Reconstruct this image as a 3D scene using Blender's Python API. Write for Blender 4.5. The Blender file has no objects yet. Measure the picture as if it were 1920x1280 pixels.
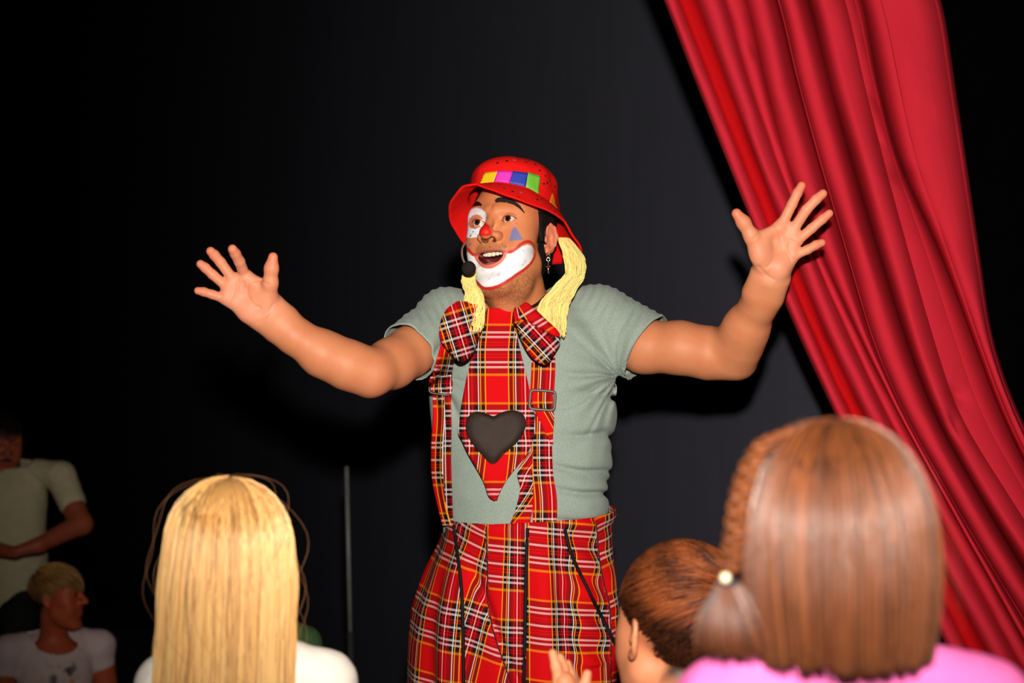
import bpy, bmesh, math, time
import numpy as np
from mathutils import Vector, Matrix

T0 = time.time()
scene = bpy.context.scene
COL = scene.collection

# ------------------------------------------------------------------ camera, light, exposure
FPX = 2666.667            # focal length in pixels of a 1920 px wide frame (50 mm on 36 mm)
CAMZ = 1.21
HOR = 800.0               # pixel row of the horizon
cam_data = bpy.data.cameras.new('camera')
cam_data.lens = 50.0
cam_data.sensor_width = 36.0
cam_data.shift_y = (HOR - 640.0) / 1920.0
cam_data.clip_start = 0.05
cam_data.dof.use_dof = True
cam_data.dof.focus_distance = 2.70
cam_data.dof.aperture_fstop = 3.4
cam = bpy.data.objects.new('camera', cam_data)
cam.location = (0, 0, CAMZ)
cam.rotation_euler = (math.radians(90), 0, 0)
COL.objects.link(cam)
scene.camera = cam

world = bpy.data.worlds.new('world')
scene.world = world
world.use_nodes = True
world.node_tree.nodes['Background'].inputs[0].default_value = (1.0, 0.62, 0.42, 1)
world.node_tree.nodes['Background'].inputs[1].default_value = 0.0015

# the photographer's flash, just above the lens
fl = bpy.data.lights.new('camera_flash', 'SPOT')
fl.energy = 420.0
fl.color = (1.0, 0.93, 0.84)
fl.spot_size = math.radians(66)
fl.spot_blend = 0.9
fl.shadow_soft_size = 0.035
flash = bpy.data.objects.new('camera_flash', fl)
flash.location = (0.02, -0.02, CAMZ + 0.24)
flash.rotation_euler = (Vector((0.26, 2.8, 1.60)) - flash.location).to_track_quat('-Z', 'Y').to_euler()
COL.objects.link(flash)

vs = scene.view_settings
vs.view_transform = 'Standard'
vs.look = 'None'
vs.exposure = 0.0
vs.gamma = 1.0
vs.use_curve_mapping = False

# ------------------------------------------------------------------ helpers
def P(px, py, d):
    """point seen at pixel (px,py) of the photograph, d metres in front of the lens"""
    return np.array([(px - 960.0) * d / FPX, d, CAMZ - (py - HOR) * d / FPX])

def rotm(yaw=0, pitch=0, roll=0):
    y, p, r = map(math.radians, (yaw, pitch, roll))
    c, s = math.cos, math.sin
    Rz = np.array([[c(y), -s(y), 0], [s(y), c(y), 0], [0, 0, 1]])
    Rx = np.array([[1, 0, 0], [0, c(p), -s(p)], [0, s(p), c(p)]])
    Ry = np.array([[c(r), 0, s(r)], [0, 1, 0], [-s(r), 0, c(r)]])
    return Ry @ Rz @ Rx

class Frame:
    """local frame: world = origin + R @ (local*scale)"""
    def __init__(s, origin=(0, 0, 0), R=None, scale=1.0):
        s.o = np.asarray(origin, float); s.R = np.eye(3) if R is None else R; s.s = float(scale); s.o32 = s.o.astype(np.float32); s.R32 = (s.R / s.s).astype(np.float32)
    def to_local(s, P_): return ((P_ - s.o32) @ s.R32) if getattr(P_, 'dtype', None) == np.float32 else ((P_ - s.o) @ s.R) / s.s
    def to_world(s, L): return (np.asarray(L, float) * s.s) @ s.R.T + s.o

WORLD = Frame()

def hash01(i, j, k, seed=0):
    n = (i * 374761393 + j * 668265263 + k * 2147483647 + seed * 1274126177) & 0xFFFFFFFF
    n = ((n ^ (n >> 13)) * 1274126177) & 0xFFFFFFFF
    return ((n ^ (n >> 16)) & 0xFFFF) / 65535.0

def vnoise(p, seed=0):
    p = np.asarray(p, float)
    i = np.floor(p).astype(np.int64); f = p - i
    f = f * f * (3 - 2 * f)
    r = 0
    for a in (0, 1):
        for b in (0, 1):
            for c in (0, 1):
                w = (f[:, 0] if a else 1 - f[:, 0]) * (f[:, 1] if b else 1 - f[:, 1]) * (f[:, 2] if c else 1 - f[:, 2])
                r = r + w * hash01(i[:, 0] + a, i[:, 1] + b, i[:, 2] + c, seed)
    return r * 2 - 1

# ---- signed distance shapes
def smin(a, b, k):
    h = np.clip(0.5 + 0.5 * (b - a) / k, 0, 1)
    return b + (a - b) * h - k * h * (1 - h)

def smax(a, b, k): return -smin(-a, -b, k)

def cone(a, b, ra, rb, sym=False):
    a = np.asarray(a, float); b = np.asarray(b, float); ab = b - a; L2 = float(ab @ ab + 1e-12)
    a = a.astype(np.float32); ab = ab.astype(np.float32)
    def f(p):
        if sym: p = np.column_stack((np.abs(p[:, 0]), p[:, 1], p[:, 2]))
        pa = p - a
        t = np.clip(pa @ ab / L2, 0, 1)
        q = pa - t[:, None] * ab
        return np.sqrt(np.einsum('ij,ij->i', q, q)) - (ra + (rb - ra) * t)
    return f

def ell(c, r, R=None, sym=False):
    c = np.asarray(c, np.float32); r = np.asarray(r, np.float32); r2 = r * r
    if R is not None: R = np.asarray(R, np.float32)
    def f(p):
        if sym: p = np.column_stack((np.abs(p[:, 0]), p[:, 1], p[:, 2]))
        q = p - c
        if R is not None: q = q @ R
        k0 = np.sqrt(((q / r) ** 2).sum(1)); k1 = np.sqrt(((q / r2) ** 2).sum(1)) + 1e-9
        return k0 * (k0 - 1.0) / k1
    return f

def loft(zs, a, b, cx=None, cy=None):
    """upright elliptical tube, half widths a(z), b(z)"""
    zs = np.asarray(zs, float); a = np.asarray(a, float); b = np.asarray(b, float)
    o = np.argsort(zs); zs, a, b = zs[o], a[o], b[o]
    cx = np.zeros(len(zs)) if cx is None else np.asarray(cx, float)[o]
    cy = np.zeros(len(zs)) if cy is None else np.asarray(cy, float)[o]
    def f(p):
        z = p[:, 2]
        A = np.interp(z, zs, a); B = np.interp(z, zs, b)
        x = p[:, 0] - np.interp(z, zs, cx); y = p[:, 1] - np.interp(z, zs, cy)
        k0 = np.sqrt((x / A) ** 2 + (y / B) ** 2); k1 = np.sqrt((x / A ** 2) ** 2 + (y / B ** 2) ** 2) + 1e-9
        d = np.where(k0 > 0.2, k0 * (k0 - 1) / k1, -np.minimum(A, B) * 0.8)
        return np.maximum(d, np.maximum(z - zs[-1], zs[0] - z))
    return f

class SDF:
    def __init__(s): s.pr = []; s.post = None
    def add(s, fn, k=0.01, op='u', fr=WORLD): s.pr.append((op, k, fn, fr)); return s
    def ev(s, p, idx=None):
        d = None; loc = {}
        for n in (range(len(s.pr)) if idx is None else idx):
            op, k, fn, fr = s.pr[n]
            if fr not in loc: loc[fr] = p if fr is WORLD else fr.to_local(p)
            v = fn(loc[fr]) * fr.s
            if d is None: d = v
            elif op == 'u': d = smin(d, v, k)
            else: d = smax(d, -v, k)
        if s.post is not None: d = s.post(p, d)
        return d
    def each(s, p):
        out = []; loc = {}
        for op, k, fn, fr in s.pr:
            if fr not in loc: loc[fr] = p if fr is WORLD else fr.to_local(p)
            out.append(fn(loc[fr]) * fr.s)
        return np.array(out)

def polygonise(sdf, lo, hi, h, B=16, margin=0.012):
    """naive surface nets on sparse blocks; returns vertices, quads"""
    lo = np.asarray(lo, float); hi = np.asarray(hi, float)
    nb = np.maximum(1, np.ceil((hi - lo) / (h * B)).astype(int))
    gi = np.stack(np.meshgrid(*[np.arange(n) for n in nb], indexing='ij'), -1).reshape(-1, 3)
    R = h * B * 0.5 * math.sqrt(3)
    ctr = lo + (gi + 0.5) * h * B
    E = sdf.each(ctr)
    isu = np.array([o[0] == 'u' for o in sdf.pr]); kk = np.array([o[1] for o in sdf.pr])
    mu = E[isu].min(0)
    keep = (np.abs(mu) < R * 1.15 + margin) | ((E[~isu].min(0) < R + margin) & (mu < R + margin) if (~isu).any() else False)
    NY = nb[1] * B + 2; NZ = nb[2] * B + 2
    s1 = np.arange(B + 1)
    off = np.stack(np.meshgrid(s1, s1, s1, indexing='ij'), -1).reshape(-1, 3)
    corners = np.array([[a, b, c] for a in (0, 1) for b in (0, 1) for c in (0, 1)])
    edges = [(0, 1), (2, 3), (4, 5), (6, 7), (0, 2), (1, 3), (4, 6), (5, 7), (0, 4), (1, 5), (2, 6), (3, 7)]
    VK, VP, Q = [], [], []
    for b in np.nonzero(keep)[0]:
        base = gi[b] * B
        rel = np.nonzero(np.where(isu, E[:, b] < mu[b] + 2 * R + kk + 0.004, E[:, b] < 2 * R + kk + 0.003))[0]
        if len(rel) == 0: continue
        S = sdf.ev((lo + (base + off) * h).astype(np.float32), rel).reshape(B + 1, B + 1, B + 1)
        neg = S < 0
        if neg.all() or not neg.any(): continue
        cn = np.stack([neg[a:a + B, c:c + B, e:e + B] for a, c, e in corners], -1)
        n = cn.sum(-1)
        ci = np.argwhere((n > 0) & (n < 8))
        if len(ci):
            sv = np.stack([S[ci[:, 0] + a, ci[:, 1] + c, ci[:, 2] + e] for a, c, e in corners], -1)
            acc = np.zeros((len(ci), 3)); cnt = np.zeros(len(ci))
            for e0, e1 in edges:
                v0, v1 = sv[:, e0], sv[:, e1]
                m = (v0 < 0) != (v1 < 0)
                t = np.where(m, v0 / np.where(np.abs(v0 - v1) < 1e-12, 1e-12, v0 - v1), 0)
                acc += m[:, None] * (corners[e0] + t[:, None] * (corners[e1] - corners[e0])); cnt += m
            g = ci + base
            VK.append((g[:, 0] * NY + g[:, 1]) * NZ + g[:, 2]); VP.append(lo + (g + acc / cnt[:, None]) * h)
        sub = neg[:B, :B, :B]
        for ax in range(3):
            sl = [slice(0, B)] * 3; sl[ax] = slice(1, B + 1)
            ed = np.argwhere(sub != neg[tuple(sl)])
            if not len(ed): continue
            inside = sub[ed[:, 0], ed[:, 1], ed[:, 2]]
            g = ed + base
            o1 = np.zeros(3, int); o2 = np.zeros(3, int); o1[(ax + 1) % 3] = 1; o2[(ax + 2) % 3] = 1
            key = lambda q: (q[:, 0] * NY + q[:, 1]) * NZ + q[:, 2]
            q = np.stack([key(g - o1 - o2), key(g - o2), key(g), key(g - o1)], 1)
            q[~inside] = q[~inside][:, ::-1]
            Q.append(q)
    VK = np.concatenate(VK); VP = np.concatenate(VP); Q = np.concatenate(Q)
    o = np.argsort(VK); VK = VK[o]; VP = VP[o]
    idx = np.searchsorted(VK, Q); idx = np.clip(idx, 0, len(VK) - 1)
    ok = (VK[idx] == Q).all(1)
    return VP, idx[ok]

def drop_verts(V, F, kill):
    """remove marked vertices and the faces on them; returns V, F, boundary mask"""
    bad = kill[F].any(1)
    F2 = F[~bad]
    bd = np.zeros(len(V), bool); bd[F[bad].ravel()] = True
    used = np.zeros(len(V), bool); used[F2.ravel()] = True
    mp = np.cumsum(used) - 1
    return V[used], mp[F2], bd[used], used

def smooth_rim(V, F, it=10, sel=None):
    """even out the open edges of a mesh"""
    E = np.sort(np.concatenate([F[:, [0, 1]], F[:, [1, 2]], F[:, [2, 3]], F[:, [3, 0]]]), axis=1)
    key = E[:, 0].astype(np.int64) * len(V) + E[:, 1]; u, c = np.unique(key, return_counts=True); u = u[c == 1]
    a, b = u // len(V), u % len(V)
    V = V.copy(); ids = np.unique(np.concatenate([a, b]))
    for _ in range(it):
        acc = np.zeros_like(V); n = np.zeros(len(V))
        np.add.at(acc, a, V[b]); np.add.at(acc, b, V[a]); np.add.at(n, a, 1); np.add.at(n, b, 1)
        k = ids if sel is None else ids[sel(V[ids])]
        V[k] = 0.5 * V[k] + 0.5 * acc[k] / n[k, None]
    return V

def build(name, V, F, mat, parent=None, smooth=True, col=None, uv=None, tris=None):
    me = bpy.data.meshes.new(name)
    V = np.asarray(V, np.float32); nv = len(V)
    F = np.asarray(F, np.int32).reshape(-1, 4) if F is not None and len(F) else np.zeros((0, 4), np.int32)
    Tt = np.asarray(tris, np.int32).reshape(-1, 3) if tris is not None and len(tris) else np.zeros((0, 3), np.int32)
    me.vertices.add(nv); me.vertices.foreach_set('co', V.ravel())
    nl = F.size + Tt.size
    me.loops.add(nl); me.loops.foreach_set('vertex_index', np.concatenate([F.ravel(), Tt.ravel()]).astype(np.int32))
    me.polygons.add(len(F) + len(Tt))
    ls = np.concatenate([np.arange(len(F)) * 4, F.size + np.arange(len(Tt)) * 3]).astype(np.int32)
    me.polygons.foreach_set('loop_start', ls)
    me.update(calc_edges=True)
    me.polygons.foreach_set('use_smooth', np.full(len(F) + len(Tt), smooth))
    if col is not None:
        a = me.color_attributes.new('Col', 'FLOAT_COLOR', 'POINT')
        c = np.ones((nv, 4), np.float32); c[:, :3] = col
        a.data.foreach_set('color', c.ravel())
    if uv is not None:
        a = me.attributes.new('weave', 'FLOAT_VECTOR', 'POINT')
        c = np.zeros((nv, 3), np.float32); c[:, :2] = uv
        a.data.foreach_set('vector', c.ravel())
    me.validate()
    for m in (mat if isinstance(mat, (list, tuple)) else [mat]): me.materials.append(m)
    o = bpy.data.objects.new(name, me)
    COL.objects.link(o)
    if parent is not None: o.parent = parent
    return o

def solid(o, t, offset=-1.0):
    m = o.modifiers.new('solidify', 'SOLIDIFY'); m.thickness = t; m.offset = offset
    return o

def tag(o, label=None, cat=None, group=None, kind=None):
    if label: o['label'] = label
    if cat: o['category'] = cat
    if group: o['group'] = group
    if kind: o['kind'] = kind
    return o

def empty(name, loc=(0, 0, 0)):
    o = bpy.data.objects.new(name, None); o.empty_display_size = 0.1
    COL.objects.link(o)
    return o

def tube(path, rad, n=8, closed=False, cap=True, up=(0, 0, 1)):
    """swept round tube along path; rad scalar or list (or pairs for flat tubes)"""
    path = np.asarray(path, float); m = len(path)
    rad = np.broadcast_to(np.asarray(rad, float), (m,)) if np.ndim(rad) <= 1 else np.asarray(rad, float)
    tg = np.gradient(path, axis=0) if not closed else np.roll(path, -1, 0) - np.roll(path, 1, 0)
    tg /= np.linalg.norm(tg, axis=1)[:, None] + 1e-12
    u = np.asarray(up, float)
    s = np.cross(tg, u); bad = np.linalg.norm(s, axis=1) < 0.05
    s[bad] = np.cross(tg[bad], (0.3, 1.0, 0.2)); s /= np.linalg.norm(s, axis=1)[:, None]
    w = np.cross(s, tg)
    th = np.arange(n) / n * 2 * np.pi
    r0 = rad if rad.ndim == 1 else rad[:, 0]; r1 = rad if rad.ndim == 1 else rad[:, 1]
    V = path[:, None] + r0[:, None, None] * np.cos(th)[None, :, None] * s[:, None] + r1[:, None, None] * np.sin(th)[None, :, None] * w[:, None]
    V = V.reshape(-1, 3)
    i = np.arange(m if closed else m - 1)[:, None]; j = np.arange(n)[None]
    i2 = (i + 1) % m; j2 = (j + 1) % n
    F = np.stack([i * n + j, i * n + j2, i2 * n + j2, i2 * n + j], -1).reshape(-1, 4)
    tr = []
    if cap and not closed:
        for ring, c in ((0, path[0]), (m - 1, path[-1])):
            k = len(V); V = np.vstack([V, c])
            for q in range(n):
                a, b = ring * n + q, ring * n + (q + 1) % n
                tr.append((k, b, a) if ring == 0 else (k, a, b))
    return V, F, tr

def join(parts):
    """parts: list of (V, F, tris)"""
    Vs, Fs, Ts, k = [], [], [], 0
    for p in parts:
        V, F = np.asarray(p[0], float), np.asarray(p[1]).reshape(-1, 4); t = np.asarray(p[2] if len(p) > 2 else [], int).reshape(-1, 3)
        Vs.append(V); Fs.append(F + k); Ts.append(t + k); k += len(V)
    return np.vstack(Vs), np.vstack(Fs).astype(int), np.vstack(Ts).astype(int)

def spline(pts, n):
    """Catmull-Rom through points, n samples"""
    p = np.asarray(pts, float)
    if len(p) == 2: return p[0] + np.linspace(0, 1, n)[:, None] * (p[1] - p[0])
    q = np.vstack([2 * p[0] - p[1], p, 2 * p[-1] - p[-2]])
    t = np.linspace(0, len(p) - 1 - 1e-9, n); i = t.astype(int); f = (t - i)[:, None]
    a, b, c, d = q[i], q[i + 1], q[i + 2], q[i + 3]
    return 0.5 * ((2 * b) + (c - a) * f + (2 * a - 5 * b + 4 * c - d) * f ** 2 + (3 * b - a - 3 * c + d) * f ** 3)

def lin(c):
    c = np.asarray(c, float) / 255.0
    return np.where(c <= 0.04045, c / 12.92, ((c + 0.055) / 1.055) ** 2.4)

# ---- materials
def new_mat(name):
    m = bpy.data.materials.new(name); m.use_nodes = True
    return m, m.node_tree, m.node_tree.nodes['Principled BSDF']

def N(nt, kind, **kw):
    n = nt.nodes.new(kind)
    for k, v in kw.items():
        if k == 'inp':
            for a, b in v.items(): n.inputs[a].default_value = b
        else: setattr(n, k, v)
    return n

def add_bump(nt, b, scale, strength, dist=0.001, detail=3.0, stretch=None):
    tc = N(nt, 'ShaderNodeTexCoord'); src = tc.outputs['Object']
    if stretch:
        mp = N(nt, 'ShaderNodeMapping'); mp.inputs['Scale'].default_value = stretch
        nt.links.new(src, mp.inputs[0]); src = mp.outputs[0]
    no = N(nt, 'ShaderNodeTexNoise', inp={'Scale': scale, 'Detail': detail})
    nt.links.new(src, no.inputs['Vector'])
    bu = N(nt, 'ShaderNodeBump', inp={'Strength': strength, 'Distance': dist})
    nt.links.new(no.outputs[0], bu.inputs['Height']); nt.links.new(bu.outputs[0], b.inputs['Normal'])
    return no

def plain(name, rgb, rough=0.6, spec=0.4, metal=0.0, var=0.12, scale=60.0, bump=0.0, sheen=0.0, stretch=None):
    """single-colour material with a little procedural mottling"""
    m, nt, b = new_mat(name)
    c = lin(rgb)
    tc = N(nt, 'ShaderNodeTexCoord'); src = tc.outputs['Object']
    if stretch:
        mp = N(nt, 'ShaderNodeMapping'); mp.inputs['Scale'].default_value = stretch
        nt.links.new(src, mp.inputs[0]); src = mp.outputs[0]
    no = N(nt, 'ShaderNodeTexNoise', inp={'Scale': scale, 'Detail': 4.0})
    nt.links.new(src, no.inputs['Vector'])
    cr = N(nt, 'ShaderNodeValToRGB')
    cr.color_ramp.elements[0].position = 0.3; cr.color_ramp.elements[1].position = 0.7
    cr.color_ramp.elements[0].color = (*(c * (1 - var)), 1); cr.color_ramp.elements[1].color = (*np.minimum(c * (1 + var), 1), 1)
    nt.links.new(no.outputs[0], cr.inputs[0]); nt.links.new(cr.outputs[0], b.inputs['Base Color'])
    b.inputs['Roughness'].default_value = rough; b.inputs['Specular IOR Level'].default_value = spec
    b.inputs['Metallic'].default_value = metal
    if sheen: b.inputs['Sheen Weight'].default_value = sheen
    if bump:
        bu = N(nt, 'ShaderNodeBump', inp={'Strength': bump, 'Distance': 0.002})
        nt.links.new(no.outputs[0], bu.inputs['Height']); nt.links.new(bu.outputs[0], b.inputs['Normal'])
    return m

def painted(name, rough=0.52, sss=0.06, bump=0.2, spec=0.33, bscale=420.0):
    """colours held by the mesh itself (skin tones, face paint, prints)"""
    m, nt, b = new_mat(name)
    at = N(nt, 'ShaderNodeAttribute', attribute_name='Col')
    nt.links.new(at.outputs['Color'], b.inputs['Base Color'])
    b.inputs['Roughness'].default_value = rough; b.inputs['Specular IOR Level'].default_value = spec
    if sss:
        b.inputs['Subsurface Weight'].default_value = sss
        b.inputs['Subsurface Radius'].default_value = (1.0, 0.35, 0.2); b.inputs['Subsurface Scale'].default_value = 0.008
    if bump: add_bump(nt, b, bscale, bump, 0.0006)
    return m

def tartan(name):
    """woven tartan: warp stripes along u, weft stripes along v of the 'weave' attribute (metres)"""
    m, nt, b = new_mat(name)
    at = N(nt, 'ShaderNodeAttribute', attribute_name='weave')
    sp = N(nt, 'ShaderNodeSeparateXYZ'); nt.links.new(at.outputs['Vector'], sp.inputs[0])
    RED = lin((206, 6, 14)); DRK = lin((26, 12, 14)); MAR = lin((96, 4, 12)); WHT = lin((235, 225, 225)); YEL = lin((244, 156, 22))
    def frac(sock, period, shift=0.0):
        a = N(nt, 'ShaderNodeMath', operation='MULTIPLY_ADD'); a.inputs[1].default_value = 1.0 / period; a.inputs[2].default_value = shift
        nt.links.new(sock, a.inputs[0])
        f = N(nt, 'ShaderNodeMath', operation='FRACT'); nt.links.new(a.outputs[0], f.inputs[0])
        return f.outputs[0]
    def ramp(sock, stops, alpha=False):
        r = N(nt, 'ShaderNodeValToRGB'); r.color_ramp.interpolation = 'CONSTANT'
        el = r.color_ramp.elements
        while len(el) > 1: el.remove(el[-1])
        el[0].position = 0.0
        for n, (p_, c_) in enumerate(stops):
            e = el[0] if n == 0 else el.new(p_)
            e.position = p_; e.color = (*c_, 1)
        nt.links.new(sock, r.inputs[0]); return r.outputs[0]
    TU, TV = 0.108, 0.150
    fu = frac(sp.outputs[0], TU); fv = frac(sp.outputs[1], TV)
    S = TU * 1000
    base_u = [(0, RED), (42, DRK), (57, DRK), (62, MAR), (66, RED), (69, MAR), (72, RED), (76, MAR), (79, RED), (82, MAR), (86, DRK), (106, RED)]
    base_u = [(p_ / S, c_) for p_, c_ in base_u]
    line_u = [(0, (0, 0, 0)), (41, YEL), (43.3, (0, 0, 0)), (50.5, YEL), (52.0, (0, 0, 0)), (54.6, WHT), (56.4, (0, 0, 0)), (73, WHT), (74.6, (0, 0, 0)),
              (91.6, WHT), (93.4, (0, 0, 0)), (96, YEL), (97.5, (0, 0, 0)), (104.7, YEL), (107, (0, 0, 0))]
    line_u = [(p_ / S, c_) for p_, c_ in line_u]
    S2 = TV * 1000
    base_v = [(0, RED), (50, YEL), (54.5, MAR), (58, DRK), (65, WHT), (69, DRK), (74, WHT), (78, DRK), (84, RED), (87, MAR), (90, RED), (92, DRK), (98, WHT), (102, DRK),
              (108, RED), (110, MAR), (113, RED), (116, DRK), (122, WHT), (126, DRK), (131, WHT), (135, DRK), (142, MAR), (145.5, YEL)]
    base_v = [(p_ / S2, c_) for p_, c_ in base_v]
    cu = ramp(fu, base_u); cl = ramp(fu, line_u); cv = ramp(fv, base_v)
    # diagonal twill decides which thread is on top
    ad = N(nt, 'ShaderNodeMath', operation='ADD'); nt.links.new(sp.outputs[0], ad.inputs[0]); nt.links.new(sp.outputs[1], ad.inputs[1])
    tw = frac(ad.outputs[0], 0.0022)
    gt = N(nt, 'ShaderNodeMath', operation='MULTIPLY_ADD'); gt.inputs[1].default_value = 0.30; gt.inputs[2].default_value = 0.24
    nt.links.new(tw, gt.inputs[0])
    mx = N(nt, 'ShaderNodeMix', data_type='RGBA'); nt.links.new(gt.outputs[0], mx.inputs['Factor'])
    nt.links.new(cu, mx.inputs['A']); nt.links.new(cv, mx.inputs['B'])
    # heavy coloured warp lines lie on top of the weave
    lum = N(nt, 'ShaderNodeSeparateColor'); nt.links.new(cl, lum.inputs[0])
    st = N(nt, 'ShaderNodeMath', operation='GREATER_THAN'); st.inputs[1].default_value = 0.05; nt.links.new(lum.outputs[0], st.inputs[0])
    dash = N(nt, 'ShaderNodeMath', operation='MULTIPLY_ADD'); dash.inputs[1].default_value = 0.35; dash.inputs[2].default_value = 0.62; nt.links.new(frac(ad.outputs[0], 0.003), dash.inputs[0])
    s2 = N(nt, 'ShaderNodeMath', operation='MULTIPLY'); nt.links.new(dash.outputs[0], s2.inputs[1]); nt.links.new(st.outputs[0], s2.inputs[0])
    m2 = N(nt, 'ShaderNodeMix', data_type='RGBA'); nt.links.new(s2.outputs[0], m2.inputs['Factor'])
    nt.links.new(mx.outputs['Result'], m2.inputs['A']); nt.links.new(cl, m2.inputs['B'])
    nt.links.new(m2.outputs['Result'], b.inputs['Base Color'])
    b.inputs['Roughness'].default_value = 0.85; b.inputs['Specular IOR Level'].default_value = 0.12
    bu = N(nt, 'ShaderNodeBump', inp={'Strength': 0.25, 'Distance': 0.0006}); nt.links.new(tw, bu.inputs['Height']); nt.links.new(bu.outputs[0], b.inputs['Normal'])
    return m

def strand_mat(name, rough=0.38, spec=0.5):
    m, nt, b = new_mat(name)
    at = N(nt, 'ShaderNodeAttribute', attribute_name='Col')
    nt.links.new(at.outputs['Color'], b.inputs['Base Color'])
    b.inputs['Roughness'].default_value = rough; b.inputs['Specular IOR Level'].default_value = spec
    return m

SKIN = painted('skin')
PLAID = tartan('red_tartan_cloth')
BLACKCORD = plain('black_cord', (16, 14, 14), 0.7, 0.2)

# ------------------------------------------------------------------ the setting
wall_mat = plain('dark_painted_backdrop', (66, 66, 76), 0.9, 0.06, var=0.06, scale=14.0, stretch=(1, 1, 0.15))
black_mat = plain('black_stage_cloth', (14, 13, 13), 0.95, 0.05, scale=9.0)
floor_mat = plain('dark_stage_boards', (38, 30, 26), 0.6, 0.3, scale=5.0, stretch=(1, 8, 1))

def slab(name, corners, thick, mat, label=None):
    """vertical or horizontal slab: 4 corner points, thickness behind"""
    c = np.asarray(corners, float); n = np.cross(c[1] - c[0], c[3] - c[0]); n /= np.linalg.norm(n)
    V = np.vstack([c, c - n * thick])
    F = [(0, 1, 2, 3), (7, 6, 5, 4), (0, 4, 5, 1), (1, 5, 6, 2), (2, 6, 7, 3), (3, 7, 4, 0)]
    o = build(name, V, F, mat, smooth=False); o['kind'] = 'structure'
    if label: o['label'] = label
    return o

def wl(x): return 5.15 - 2.15 * x     # plan line of the oblique backdrop
slab('wall_back', [(-4.6, wl(-4.6), -0.25), (0.90, wl(0.90), -0.25), (0.90, wl(0.90), 6.0), (-4.6, wl(-4.6), 6.0)], 0.06, wall_mat,
     'dark grey backdrop running obliquely behind the clown')
slab('wall_right', [(0.8, 7.5, -0.25), (6.0, 7.5, -0.25), (6.0, 7.5, 6.0), (0.8, 7.5, 6.0)], 0.06, black_mat, 'black cloth wall of the stage wing')
slab('wall_left', [(-4.6, -1.5, -0.25), (-4.6, 15.2, -0.25), (-4.6, 15.2, 6.0), (-4.6, -1.5, 6.0)], 0.06, black_mat, 'black side wall of the dark hall')
slab('floor', [(-4.6, -1.5, -0.25), (6.0, -1.5, -0.25), (6.0, 15.2, -0.25), (-4.6, 15.2, -0.25)], 0.1, floor_mat, 'dark hall floor')
slab('stage_floor', [(-0.38, 2.25, 0.0), (3.2, 2.25, 0.0), (3.2, 7.4, 0.0), (-0.38, 7.4, 0.0)], 0.245, floor_mat, 'low dark stage under the clown')

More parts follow.
